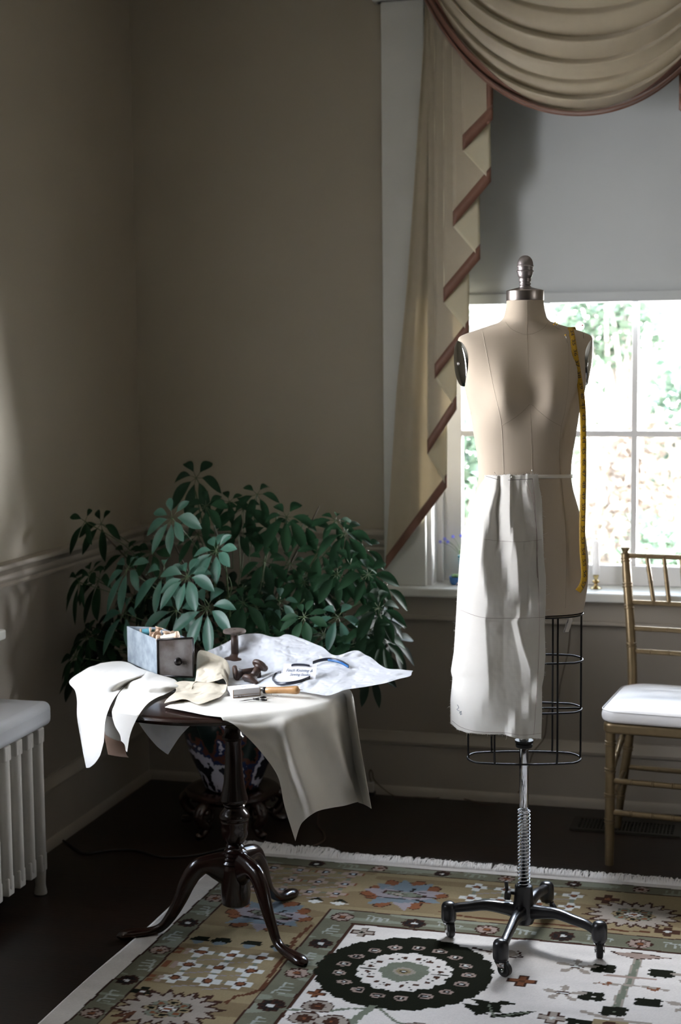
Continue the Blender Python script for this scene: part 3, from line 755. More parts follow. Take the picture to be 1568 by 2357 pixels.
# fold relief rows: py, list of (px, relief mm)
FR = [(1092, [(1100, 0), (1146, 3), (1149, -4), (1158, 2), (1176, 3), (1179, -4), (1200, 1), (1210, -1), (1214, 2), (1245, 0)]),
      (1130, [(1090, 0), (1140, 9), (1144, 7), (1149, -3), (1160, 3), (1175, 8), (1179, 0), (1196, -1), (1201, -4), (1212, 3), (1245, -1)]),
      (1180, [(1070, 0), (1126, 17), (1130, 15), (1143, -4), (1155, 6), (1175, 15), (1178, 10), (1196, 0), (1206, -3), (1225, 0), (1250, 0)]),
      (1240, [(1055, 0), (1113, 24), (1118, 21), (1147, -6), (1156, 4), (1182, 18), (1186, 15), (1210, 0), (1230, -4), (1250, -1)]),
      (1290, [(1055, 2), (1107, 26), (1112, 24), (1135, 6), (1152, -7), (1175, 10), (1192, 18), (1197, 15), (1220, 0), (1252, -3)]),
      (1345, [(1052, 2), (1114, 24), (1120, 22), (1145, 6), (1168, -5), (1182, 6), (1194, 13), (1202, 10), (1215, 2), (1235, 0), (1257, -3)]),
      (1385, [(1050, 2), (1122, 21), (1132, 17), (1160, 6), (1190, 2), (1200, 1), (1214, -6), (1222, 0), (1257, -3)]),
      (1420, [(1050, 2), (1117, 18), (1130, 14), (1160, 4), (1189, 1), (1197, 6), (1210, 1), (1257, -3)]),
      (1430, [(1050, 2), (1117, 18), (1126, 13), (1160, 1), (1176, -1), (1190, 8), (1196, 4), (1257, -4)]),
      (1480, [(1048, 2), (1120, 19), (1128, 15), (1158, 3), (1188, 0), (1201, 10), (1207, 6), (1254, -4)]),
      (1540, [(1042, 2), (1124, 20), (1134, 15), (1160, 4), (1200, 0), (1222, 11), (1229, 6), (1252, -4)]),
      (1590, [(1040, 2), (1125, 19), (1138, 14), (1165, 6), (1205, 0), (1224, 2), (1238, 11), (1241, 4), (1250, -2)]),
      (1630, [(1040, 2), (1110, 14), (1140, 10), (1170, 5), (1200, 0), (1218, 9), (1224, 4), (1248, -2)]),
      (1660, [(1038, 2), (1090, 8), (1140, 4), (1170, 1), (1186, 10), (1196, 4), (1248, -2)]),
      (1700, [(1038, 2), (1090, 6), (1150, 0), (1162, 0), (1178, 12), (1194, 10), (1203, -3), (1215, 0), (1248, -2)])]
def relief(px, py):
    k = 0
    while k < len(FR)-2 and FR[k+1][0] < py: k += 1
    a, b2 = FR[k], FR[k+1]; t = min(1, max(0, (py-a[0])/(b2[0]-a[0])))
    # match the fold key points of neighbouring rows by blending both rows' curves in a moving frame
    va = interp(px, [q[0] for q in a[1]], [q[1] for q in a[1]]); vb = interp(px, [q[0] for q in b2[1]], [q[1] for q in b2[1]])
    if len(a[1]) == len(b2[1]):
        xs = [q[0]*(1-t)+w[0]*t for q, w in zip(a[1], b2[1])]; ys = [q[1]*(1-t)+w[1]*t for q, w in zip(a[1], b2[1])]
        return interp(px, xs, ys)*.001
    return (va*(1-t)+vb*t)*.001
def skirt_pt(s, py):
    Lx = interp(py, *zip(*Ls)); Rx = interp(py, *zip(*Rs))
    hwp = 1214-Lx+1.0
    D0 = interp(py, [1090, 1130, 1180, 1230, 1290, 1400, 1700], [.094, .100, .106, .112, .114, .112, .112])
    if s < 0:
        px = Lx-s*22; xr = -1; d = .45*D0*s/.35 if False else -.075*(-s)/.12
        x = -hwp*K+(-s)*.05
        return loc_at(px, py, d)
    px = Lx+(Rx-Lx)*s; t = min(1, abs(1214-px)/hwp)
    d = D0*max(0, 1-t**2.2)**(1/2.2)
    edge = min(1, s/.12)
    d += relief(px, py)*edge*.95+.0012*noise.noise(Vector((px*.03, py*.03, 0)))+.0005*noise.noise(Vector((px*.1, py*.1, 4)))
    return loc_at(px, py, d)
def loc_at(px, py, d):
    # the point on this pixel's ray that lies d in front of the form's centre plane
    dr = ray(px, py); k = (d-(CP-MC).dot(MF)+0)/dr.dot(MF)
    return CP+dr*k
def smooth_grid(F, nu, nv, it=1):
    G = np.array([[tuple(F(i, j)) for i in range(nu)] for j in range(nv)])
    for _ in range(it):
        H = G.copy(); H[1:-1, 1:-1] = (G[1:-1, 1:-1]*2+G[:-2, 1:-1]+G[2:, 1:-1]+G[1:-1, :-2]+G[1:-1, 2:])/6; G = H
    return G
NU, NV = 150, 220
sv = np.concatenate([np.linspace(-.12, -.01, 8), np.linspace(0, 1, NU)]); rr_ = random.Random(5)
jag = [rr_.uniform(-1, 1) for _ in range(NU+8)]
def FS(i, j):
    s = sv[i]; sc_ = max(0, s); t = j/(NV-1)
    py0 = interp(sc_, *TOPc)+jag[i]*.7; py1 = interp(sc_, *BOT)+jag[i]*.6
    return skirt_pt(s, py0+(py1-py0)*t)
SG = smooth_grid(FS, NU+8, NV, 2)
b = B().grid([[tuple(p) for p in r] for r in SG]); b.out('skirt_panel', MUSLIN, sk, solid=.0007)
# stitched and pencilled lines, frayed threads
def skline(pts, m=PENCIL, r=.0005, n=50, name='marking_line', parent=None):
    w = []
    for p in spline([Vector((a, c, 0)) for a, c in pts], n):
        Lx = interp(p.y, *zip(*Ls)); Rx = interp(p.y, *zip(*Rs)); s = (p.x-Lx)/(Rx-Lx)
        q = skirt_pt(s, p.y); w.append(q+(CP-q).normalized()*.0018)
    return B().tube(w, r, 5).out(name, m, parent or sk)
skline([(1112, 1094), (1130, 1099), (1147, 1104)], INKD); skline([(1170, 1105), (1200, 1104), (1226, 1102)], INKD)
skline([(1226, 1102), (1231, 1150), (1234, 1200), (1236, 1260), (1240, 1350), (1242, 1450), (1238, 1560), (1229, 1692)])
skline([(1212, 1108), (1226, 1150), (1232, 1190), (1237, 1240), (1236, 1300), (1238, 1330)])
skline([(1114, 1241), (1150, 1245), (1200, 1247), (1248, 1242)], r=.0003)
skline([(1060, 1404), (1110, 1421), (1180, 1423), (1254, 1421)], r=.0004)
skline([(1041, 1659), (1062, 1674), (1100, 1684), (1160, 1686), (1200, 1692), (1246, 1688)], PENCIL, .0004)
skline([(1053, 1622), (1056, 1629), (1052, 1633), (1058, 1637)], INK, .0004); skline([(1057, 1642), (1062, 1637), (1060, 1645), (1064, 1643)], INK, .0004)
th = B(); rr_ = random.Random(11)
for k in range(150):
    side = rr_.random()
    if side < .38: s = 0; py = rr_.uniform(1260, 1665); dx = -1; dy = rr_.uniform(-.5, .8)
    elif side < .62: s = 1; py = rr_.uniform(1100, 1690); dx = 1; dy = rr_.uniform(-.5, .8)
    elif side < .82: s = rr_.random(); py = interp(s, *BOT); dx = rr_.uniform(-.6, .6); dy = 1
    else: s = rr_.uniform(.25, 1); py = interp(s, *TOPc); dx = rr_.uniform(-.9, .9); dy = -1
    p = skirt_pt(s, py); ln = rr_.uniform(.002, .006) if rr_.random() < .93 else rr_.uniform(.008, .014)
    q = p+(MR*dx+Vector((0, 0, -dy))).normalized()*ln; m_ = (p+q)/2+Vector((0, 0, rr_.uniform(-.002, .002)))
    th.tube([p, m_, q], [.0004, .0003, .00015], 4)
tag(th.out('frayed_threads', MUSLIN, sk), kind='stuff')
for px, py in ((1174, 1096), (1178, 1098), (1225, 1083)):
    q = skirt_pt((px-1110)/128, max(py, 1092)); q = q+(CP-q).normalized()*.004+Vector((0, 0, (1092-py)*.00112 if py < 1092 else 0))
    pn = B().sphere(q, .0019, 6).out('pearl_pin_head', PEARL, sk)
B().tube([skirt_pt(.28, 1097)+MF*.004, skirt_pt(.22, 1092)+MF*.003+Vector((0, 0, .006))], .0004, 5).out('pin_shaft', PINM, sk)

# ================================================================== PINS IN THE SHOULDER
def pin(px, py, qx, qy, m, label):
    a = on_body(px, py, .004) if False else None
    foot = on_body(qx, qy, .001)
    head = Yp(px, py, foot.y-.004); r = thing('ball_head_pin', label, 'pin', tuple(foot), 'dressmaking pins stuck in the shoulder')
    B().tube([foot, head], .0005, 6).out('shaft', PINM, r); B().sphere(head, .0021, 6).out('ball_head', m, r)
pin(1302, 771, 1306, 789, PINY, 'yellow ball-headed pin stuck in the chest left of the tape measure')
pin(1341, 749, 1344, 779, PINR, 'red ball-headed pin standing up at the outer shoulder')
pin(1275, 747, 1286, 758, PINY, 'yellow pin of the neckside cluster, nearest the neck')
pin(1278, 743, 1288, 757, PINY, 'yellow pin of the neckside cluster, topmost')
pin(1282, 746, 1290, 758, PINY, 'yellow pin of the neckside cluster, outermost')

# ================================================================== TAPE MEASURE
tm = thing('tape_measure', 'yellow tape measure with black numbers hung over the shoulder of the dress form', 'tape measure', (-.40, 3.78, 1.6))
cen = [(1314, 757, None), (1317, 775, None), (1324, 815, None), (1331, 860, None), (1338, 900, None), (1342, 930, 3.765), (1343, 980, 3.77), (1343, 1040, 3.775), (1343, 1100, 3.775), (1342, 1160, 3.775), (1340, 1220, 3.772),
       (1340, 1270, 3.768), (1344, 1305, 3.766), (1347, 1330, 3.768), (1342, 1350, 3.772), (1331, 1361, 3.780)]
ctr = []
for a, c, y in cen:
    if y is None:
        p = on_body(a, c, .006); ctr.append(p)
    else: ctr.append(Yp(a, c, y))
ctr = [ctr[0]+Vector((.004, .045, -.010)), ctr[0]+Vector((.002, .018, .004))]+ctr
for _ in range(1):
    for i in range(3, len(ctr)-1): ctr[i] = (ctr[i-1]+ctr[i]*2+ctr[i+1])/4
NT = 400; path = spline(ctr, NT); cum = [0]
for i in range(1, NT): cum.append(cum[-1]+(path[i]-path[i-1]).length)
TL = cum[-1]; HWt = .0078
def tframe(sl):
    i = int(np.searchsorted(cum, sl)); i = min(max(i, 1), NT-1); u = (sl-cum[i-1])/max(1e-9, cum[i]-cum[i-1]); p = path[i-1].lerp(path[i], min(1, max(0, u)))
    t = (path[i]-path[i-1]).normalized(); side = t.cross((CP-p).normalized()).normalized()
    if side.x > 0: side = -side
    if p.y > ctr[2].y+.004: side = Vector((-1, 0, 0))
    return p, t, side
def tmap(sl, w, h): # along, across (-1 left .. 1 right), out
    p, t, sd = tframe(sl); nn = sd.cross(t).normalized()
    if nn.dot(CP-p) < 0: nn = -nn
    tw = .12*math.sin(sl*9)
    sd2 = (sd*math.cos(tw)+nn*math.sin(tw)); return p-sd2*w*HWt+nn*h
G = [[tmap(TL*j/299, w, 0) for w in (-1, -.33, .33, 1)] for j in range(300)]
B().grid(G).out('tape', TAPEY, tm, solid=.0005)
s0 = .055; INCH = (cum[-1]-s0)/24.2; ink = B()
for k in range(24):
    sl = s0+INCH*(k+.35); 
    # digits read from top to bottom
    v, f = text2d(str(34+k)); xs = [p[0] for p in v]; cx_ = (min(xs)+max(xs))/2; sc_ = INCH*.62
    pts = [tmap(sl+(p[0]-cx_)*sc_*1.12, (.28+(p[1]-.35)*1.45), .0009) for p in v]
    ink.add(pts, f)
    e = s0+INCH*(k+.35)
    for q in range(8):
        ll = sl+INCH*q/8; ln = .95 if q == 0 else (.55 if q == 4 else (.42 if q % 2 == 0 else .3))
        if ll > TL-.004: continue
        def bar(w0, w1): ink.add([tmap(ll-.0002, w0, .0008), tmap(ll+.0002, w0, .0008), tmap(ll+.0002, w1, .0008), tmap(ll-.0002, w1, .0008)], [(0, 1, 2, 3)])
        if q == 0: bar(-1, 1)
        else: bar(-1, -1+ln); 
        if q % 2 == 0 and q: bar(1-ln*.7, 1)
ink.out('printed_scale', INKD, tm, smooth=False, recalc=False)
# the part that runs down behind the form and shows its white side below
bt_ = [Vector(path[0])+Vector((0, .006, 0)), loc(.115, -.085, 1.62), loc(.125, -.125, 1.45), loc(.122, -.12, 1.26), loc(.112, -.135, 1.05), loc(.100, -.13, .93), Yp(1310, 1418, 3.96), Yp(1309, 1437, 3.955), Yp(1303, 1455, 3.95)]
P2 = spline(bt_, 120); G = []
for p in P2: G.append([p-MR*.0075, p+MR*.0075])
B().grid(G).out('tape_back', TAPEW, tm, solid=.0005)['label'] = 'white reverse side of the tape'
ik = B()
for i in range(86, 119):
    p = P2[i]; ik.add([p-MR*.007+MF*.0006, p-MR*.003+MF*.0006, p-MR*.003+MF*.0006+Vector((0, 0, .0008)), p-MR*.007+MF*.0006+Vector((0, 0, .0008))], [(0, 1, 2, 3)])
ik.out('printed_scale', INKD, tm, smooth=False, recalc=False)
# ================================================================== PEDESTAL TABLE
TC = Vector((-1.350, 3.72, 0)); TZ = .685; TR = .358
tb = thing('pedestal_table', 'round dark mahogany tripod pedestal table covered with cloth', 'table', (TC.x, TC.y, 0))
B().lathe([(.001, TZ-.022), (TR-.03, TZ-.022), (TR-.012, TZ-.020), (TR-.002, TZ-.014), (TR, TZ-.009), (TR-.003, TZ-.004), (TR-.010, TZ-.001), (TR-.018, TZ), (.001, TZ)], TC, n=96).out('tabletop', MAHOG, tb, auto=50)
PCo = Vector((-1.31, 3.735, 0))
B().box((PCo.x-.13, PCo.y-.035, TZ-.05), (PCo.x+.13, PCo.y+.035, TZ-.022)).out('top_block', MAHOG, tb, smooth=False)
cz = lambda py: PCo.z+ (Yp(545, py, 3.735).z)
colp = [(1690, 22), (1694, 27), (1700, 27), (1704, 20), (1712, 19), (1760, 21), (1800, 25), (1825, 30), (1836, 33), (1841, 34), (1846, 31), (1850, 25), (1853, 27), (1857, 24), (1862, 26), (1870, 34), (1878, 37), (1884, 36), (1887, 33), (1891, 34), (1896, 32), (1905, 33), (1920, 32), (1930, 28), (1938, 22),
        (1942, 18), (1946, 22), (1949, 20), (1953, 21), (1957, 27), (1961, 25), (1965, 30), (1969, 28), (1973, 33), (1977, 31), (1982, 36), (1986, 33), (1992, 35), (2000, 36), (2060, 36), (2078, 34), (2084, 24)]
prof = [(r*.00113, cz(py)) for py, r in colp]
B().lathe([(.001, prof[0][1]+.02), (.022, prof[0][1]+.02)]+prof+[(.001, prof[-1][1])], PCo, n=48).out('column', MAHOG, tb, auto=50)
fts = [Vector((-1.575, 3.610, 0)), Vector((-1.075, 3.545, 0)), Vector((-1.235, 4.000, 0))]
for f in fts:
    dv = (f-PCo); dv.z = 0; Lg = dv.length; dv.normalize(); sd_ = Vector((-dv.y, dv.x, 0))
    pr = [(.015, .180, .050, .024), (.045, .190, .040, .022), (.080, .196, .026, .021), (.105, .184, .025, .019), (.128, .150, .023, .0175), (.148, .105, .019, .0155), (.172, .062, .0155, .0135), (.205, .030, .0125, .0125), (.240, .0185, .012, .0145), (Lg-.002, .016, .0145, .021), (Lg+.022, .014, .0115, .017), (Lg+.034, .013, .003, .005)]
    pts = spline([Vector((p[0]*Lg/.285 if p[0] < .2 else p[0], p[1], 0)) for p in pr], 60); hs = spline([Vector((p[2], p[3], 0)) for p in pr], 60); secs = []
    for i, q in enumerate(pts):
        t = (pts[min(i+1, 59)]-pts[max(i-1, 0)]).normalized(); nrm = dv*(-t.y)+Vector((0, 0, t.x)); c = PCo+dv*q.x+Vector((0, 0, q.y+.0)); s = []
        for k in range(18):
            a = 2*math.pi*k/18; s.append(c+sd_*math.cos(a)*hs[i].y+nrm*math.sin(a)*hs[i].x)
        s.append(s[0]); secs.append([Vector((p.x, p.y, max(.0 if p.x < -1.5 else .0116, p.z+(0 if f.x < -1.5 else .004)))) for p in s])
    B().grid(secs).out('leg', MAHOG, tb)

# ------------------------------------------------------------------ cloths on the table
def rimY(px, z=.690, R=None):
    R = R or TR+.010; d = ray(px, 1600)
    # where the vertical plane through this pixel meets the near side of the rim
    a = d.x/d.y; # x = a*y
    A = 1+a*a; Bq = -2*(a*TC.x+TC.y); Cc = TC.x**2+TC.y**2-R*R; disc = max(0, Bq*Bq-4*A*Cc); return (-Bq-math.sqrt(disc))/(2*A)
def clothdraw(name, label, cat, m, rows, nu=60, nv=70, wr=0, ws=12, seed=0, solid=.0009, group=None, pname=None, low=None, fix=out_of_table):
    G = patch(rows, nu, nv, wr*.5, ws, seed)
    G = [[fix(p+(CP-p).normalized()*wr*1.3*(crisp(p, seed, ws*1.2)+.5*crisp(p, seed+3, ws*2.6)+.3*crisp(p, seed+5, ws*6)), low=(.45 if low is None else low)) for p in r] for r in G]
    for _ in range(3):
        H_ = [list(r) for r in G]
        for j in range(1, len(G)-1):
            for i in range(1, len(G[0])-1): H_[j][i] = G[j][i]*.4+(G[j-1][i]+G[j+1][i]+G[j][i-1]+G[j][i+1])*.15
        G = H_
        if wr > .015: break
    o = B().grid(G).out(name, m, solid=solid); tag(o, label, cat, group); return o, G
T = lambda px, py, z=.692: Zp(px, py, z)
def H(px, py, k=0, at=None): return Yp(px, py, rimY(at or px)-k)
colsR = [
 [T(380, 1628), T(455, 1642), H(528, 1662), H(566, 1694, .004), H(606, 1738, .006), H(640, 1788, .008), H(655, 1855, .004), H(680, 1936, 0)],
 [T(450, 1595), T(520, 1625), H(575, 1666), H(610, 1706, .008), H(641, 1748, .012), H(662, 1805, .016), H(673, 1860, .014), H(689, 1906, .012)],
 [T(530, 1575), T(580, 1612), H(618, 1661), H(640, 1710, .012), H(660, 1760, .020), H(680, 1815, .024), H(692, 1860, .026), H(700, 1889, .026)],
 [T(590, 1570), T(630, 1605), H(655, 1652, .008), H(668, 1706, .040), H(682, 1760, .054), H(704, 1810, .060), H(720, 1850, .062), H(728, 1869, .062)],
 [T(640, 1568), T(670, 1600), H(684, 1645, .004), H(698, 1702, .006), H(715, 1755, .012), H(738, 1800, .020), H(754, 1838, .024), H(762, 1860, .026)],
 [T(690, 1568), T(710, 1595), H(720, 1636, .004), H(734, 1695, .014), H(752, 1745, .026), H(772, 1790, .034), H(788, 1830, .038), H(794, 1854, .040)],
 [T(730, 1566), T(748, 1590), H(757, 1626, .006), H(771, 1690, .048), H(786, 1742, .074), H(802, 1786, .086), H(815, 1822, .090), H(823, 1846, .092)],
 [T(750, 1566), T(765, 1588), H(772, 1618, -.012), H(784, 1690, .006), H(795, 1742, .020), H(808, 1786, .030), H(819, 1822, .036), H(826, 1847, .038)],
 [T(765, 1566), T(780, 1586), H(790, 1610, -.035), H(803, 1690, -.025), H(812, 1742, -.020), H(824, 1786, -.015), H(834, 1822, -.012), H(840, 1852, -.012)],
 [T(780, 1564), T(794, 1580), Yp(812, 1600, 3.66), Yp(824, 1680, 3.64), Yp(833, 1736, 3.63), Yp(842, 1786, 3.62), Yp(849, 1826, 3.62), Yp(855, 1861, 3.62)]]
rows = [[c[j] for c in colsR] for j in range(8)]
clothdraw('cotton_cloth', 'plain off-white cotton cloth draped over the front right rim, hanging in a long point', 'cloth', CANVAS, rows, 130, 120, .0045, 6, 2, .0011)

# left drape: white muslin pieces hanging over the left edge
TZc = .700
cl1 = [
 [T(232, 1528, TZc), T(200, 1540, TZc+.004), Yp(160, 1566, 3.780), Yp(173, 1590, 3.710), Yp(178, 1615, 3.670), Yp(178, 1650, 3.650), Yp(186, 1700, 3.640), Yp(194, 1745, 3.605), Yp(199, 1768, 3.605)],
 [T(262, 1523, TZc+.004), T(236, 1540, TZc+.008), Yp(198, 1572, 3.665), Yp(198, 1598, 3.615), Yp(197, 1630, 3.585), Yp(197, 1665, 3.575), Yp(200, 1710, 3.575), Yp(204, 1745, 3.575), Yp(207, 1766, 3.575)],
 [T(292, 1524, TZc+.006), T(264, 1545, TZc+.012), Yp(226, 1574, 3.625), Yp(220, 1604, 3.575), Yp(217, 1640, 3.555), Yp(217, 1675, 3.545), Yp(218, 1715, 3.545), Yp(219, 1740, 3.545), Yp(219, 1756, 3.545)],
 [T(318, 1536, TZc+.008), T(292, 1553, TZc+.018), Yp(256, 1576, 3.615), Yp(238, 1606, 3.565), Yp(231, 1642, 3.545), Yp(230, 1680, 3.540), Yp(230, 1708, 3.545), Yp(230, 1725, 3.545), Yp(229, 1742, 3.545)],
 [T(345, 1546, TZc+.006), T(318, 1556, TZc+.020), Yp(278, 1574, 3.635), Yp(256, 1604, 3.585), Yp(243, 1640, 3.565), Yp(238, 1676, 3.555), Yp(237, 1702, 3.555), Yp(235, 1716, 3.555), Yp(233, 1732, 3.555)],
 [T(352, 1550, TZc+.002), T(326, 1560, TZc+.008), Yp(288, 1577, 3.675), Yp(264, 1606, 3.635), Yp(250, 1634, 3.615), Yp(243, 1660, 3.605), Yp(241, 1684, 3.605), Yp(240, 1696, 3.605), Yp(239, 1708, 3.605)]]
clothdraw('muslin_piece', 'white muslin piece hanging furthest left off the table, torn lower tip', 'cloth', MUSLIN, [[c[j] for c in cl1] for j in range(9)], 110, 150, .0095, 9, 3, .0009, 'muslin pieces hung over the left of the table', fix=out_along_ray)
cl2 = [
 [T(322, 1546, TZc+.006), T(300, 1568, TZc+.006), Yp(275, 1596, 3.68), Yp(264, 1622, 3.66), Yp(258, 1640, 3.655), Yp(264, 1668, 3.65), Yp(276, 1690, 3.65), Yp(279, 1706, 3.65)],
 [T(345, 1546, TZc+.010), T(318, 1570, TZc+.014), Yp(288, 1598, 3.64), Yp(277, 1625, 3.61), Yp(272, 1650, 3.60), Yp(274, 1672, 3.60), Yp(279, 1692, 3.60), Yp(280, 1706, 3.60)],
 [T(362, 1552, TZc+.008), T(342, 1574, TZc+.012), Yp(310, 1600, 3.61), Yp(294, 1627, 3.575), Yp(286, 1650, 3.565), Yp(281, 1676, 3.56), Yp(281, 1695, 3.56), Yp(281, 1707, 3.56)],
 [T(385, 1558, TZc+.006), T(366, 1578, TZc+.010), Yp(336, 1598, 3.60), Yp(318, 1622, 3.545), Yp(304, 1644, 3.535), Yp(293, 1672, 3.53), Yp(288, 1698, 3.53), Yp(287, 1714, 3.53)],
 [T(398, 1562, TZc+.004), T(388, 1580, TZc+.008), Yp(362, 1598, 3.60), Yp(338, 1616, 3.53), Yp(318, 1642, 3.52), Yp(302, 1672, 3.52), Yp(294, 1702, 3.52), Yp(290, 1728, 3.52)],
 [T(404, 1565, TZc+.002), T(410, 1580, TZc+.004), Yp(380, 1598, 3.60), Yp(350, 1612, 3.54), Yp(328, 1634, 3.53), Yp(310, 1664, 3.53), Yp(299, 1694, 3.53), Yp(293, 1731, 3.53)]]
clothdraw('muslin_piece', 'white muslin piece beside it with a curved raw edge, hanging before the dark table rim', 'cloth', MUSLIN, [[c[j] for c in cl2] for j in range(8)], 100, 130, .0090, 9, 5, .0009, 'muslin pieces hung over the left of the table', fix=out_along_ray)
ku = [[Yp(232, 1635, 3.69), Yp(252, 1632, 3.685), Yp(275, 1640, 3.68)], [Yp(240, 1672, 3.68), Yp(260, 1674, 3.67), Yp(284, 1680, 3.67)], [Yp(243, 1692, 3.675), Yp(262, 1702, 3.665), Yp(280, 1707, 3.665)]]
clothdraw('muslin_strip', 'narrow bluish shaded muslin strip between the two hanging muslin pieces', 'cloth', MUSLIN, ku, 16, 24, .001, 14, 6, .0008, low=.688)
kb = [[Yp(231, 1640, 3.70), Yp(252, 1640, 3.70), Yp(282, 1650, 3.69)], [Yp(240, 1690, 3.69), Yp(262, 1696, 3.685), Yp(287, 1700, 3.685)], [Yp(246, 1722, 3.685), Yp(268, 1728, 3.68), Yp(290, 1733, 3.68)], [Yp(249, 1737, 3.68), Yp(270, 1741, 3.675), Yp(297, 1744, 3.67)]]
clothdraw('brown_paper_strip', 'brown paper strip end hanging below the left muslin pieces', 'paper', BROWNP, kb, 16, 30, .0006, 14, 7, .0008, low=.688)
# stiff translucent paper hanging under the rim
kt = [[Yp(303, 1630, 3.63), Yp(350, 1640, 3.60), Yp(400, 1648, 3.59), Yp(462, 1652, 3.60)], [Yp(316, 1657, 3.62), Yp(352, 1668, 3.59), Yp(396, 1676, 3.60), Yp(436, 1672, 3.62)],
      [Yp(335, 1686, 3.61), Yp(360, 1696, 3.585), Yp(390, 1700, 3.60), Yp(412, 1698, 3.62)], [Yp(360, 1716, 3.61), Yp(372, 1720, 3.60), Yp(386, 1722, 3.605), Yp(396, 1722, 3.61)], [Yp(382, 1734, 3.61), Yp(384, 1735, 3.61), Yp(386, 1736, 3.61), Yp(387, 1737, 3.61)]]
clothdraw('tissue_sheet', 'translucent tissue corner hanging in a point below the left of the table rim', 'paper', TISSUE, kt, 60, 60, .004, 14, 8, .0006, low=.655)

# big crumpled sheet at the back right
def PS(px, py, lift=0.0):
    w = min(1, max(0, (px-575)/90)); w = w*w*(3-2*w)
    yl = 3.62+(1600-py)/140*.46; yt = Zp(px, py, .693).y; yt = yt if yt < 4.04 else 4.04+(yt-4.04)*.12
    y = yt+(yl-yt)*w; p = Yp(px, py, y); return p+(CP-p).normalized()*lift
kp = [
 [PS(478, 1500), PS(520, 1480), PS(548, 1464), PS(590, 1459), PS(638, 1467), PS(660, 1461), PS(700, 1472), PS(738, 1489), PS(772, 1508), PS(820, 1498), PS(858, 1517), PS(892, 1539), PS(951, 1543)],
 [PS(475, 1515), PS(520, 1495), PS(555, 1478), PS(598, 1474), PS(640, 1482), PS(668, 1480), PS(704, 1494), PS(742, 1508), PS(778, 1522), PS(822, 1520), PS(860, 1532), PS(895, 1547), PS(948, 1548)],
 [PS(476, 1532), PS(520, 1512), PS(560, 1500), PS(604, 1496), PS(646, 1504), PS(676, 1508), PS(710, 1520), PS(748, 1530), PS(785, 1540), PS(825, 1542), PS(862, 1548), PS(897, 1556), PS(945, 1554)],
 [PS(480, 1545), PS(525, 1535), PS(570, 1530), PS(610, 1528), PS(650, 1534), PS(682, 1542), PS(715, 1548), PS(755, 1555), PS(790, 1560), PS(828, 1562), PS(865, 1563), PS(896, 1564), PS(925, 1561)],
 [PS(490, 1560), PS(535, 1556), PS(580, 1556), PS(620, 1558), PS(660, 1562), PS(690, 1568), PS(722, 1574), PS(760, 1578), PS(795, 1576), PS(830, 1574), PS(862, 1574), PS(885, 1571), PS(905, 1569)],
 [PS(510, 1578), PS(550, 1578), PS(590, 1580), PS(630, 1582), PS(668, 1586), PS(698, 1590), PS(725, 1595), PS(755, 1599), PS(792, 1589), PS(826, 1583), PS(850, 1580), PS(872, 1576), PS(890, 1573)]]
clothdraw('crumpled_paper_sheet', 'large crumpled white pattern paper spread over the back right of the table', 'paper', TISSUE, kp, 260, 140, .020, 9, 11, .0006)

# cream crumpled cloth beside the tin drawer
kc = [
 [T(452, 1560, .70), Yp(455, 1504, 3.86), Yp(470, 1497, 3.88), Yp(500, 1508, 3.88), Yp(522, 1522, 3.86), T(530, 1545, .70)],
 [T(452, 1568, .70), Yp(456, 1528, 3.79), Yp(478, 1520, 3.80), Yp(502, 1525, 3.80), Yp(516, 1532, 3.79), T(526, 1560, .70)],
 [T(446, 1580, .70), Yp(455, 1556, 3.72), Yp(478, 1555, 3.72), Yp(495, 1550, 3.72), Yp(510, 1548, 3.73), T(525, 1575, .70)],
 [T(440, 1590, .70), Yp(450, 1570, 3.68), Yp(476, 1572, 3.67), Yp(500, 1566, 3.67), Yp(516, 1562, 3.68), T(526, 1585, .70)]]
clothdraw('cream_cloth', 'crumpled cream cloth heaped right beside the tin drawer', 'cloth', CREAMC, kc, 110, 110, .016, 8, 21, .001)
kc2 = [
 [Yp(400, 1572, 3.66), Yp(420, 1568, 3.68), Yp(450, 1568, 3.69), Yp(480, 1566, 3.69), Yp(505, 1572, 3.68), Yp(524, 1576, 3.67)],
 [Yp(405, 1590, 3.60), Yp(430, 1582, 3.64), Yp(458, 1588, 3.62), Yp(488, 1578, 3.64), Yp(510, 1588, 3.62), Yp(520, 1590, 3.61)],
 [Yp(388, 1608, 3.55), Yp(420, 1606, 3.55), Yp(448, 1608, 3.56), Yp(478, 1602, 3.57), Yp(500, 1602, 3.58), Yp(512, 1600, 3.59)],
 [T(378, 1618, .697), T(404, 1614, .697), T(430, 1612, .697), T(458, 1622, .697), T(486, 1614, .697), T(505, 1606, .697)]]
clothdraw('cream_cloth', 'folded cream cloth lying loosely on the table before the tin drawer', 'cloth', CREAMC, kc2, 110, 90, .018, 7, 33, .001)
# dark wooden piece of table top showing, plus a thin layer beneath : none

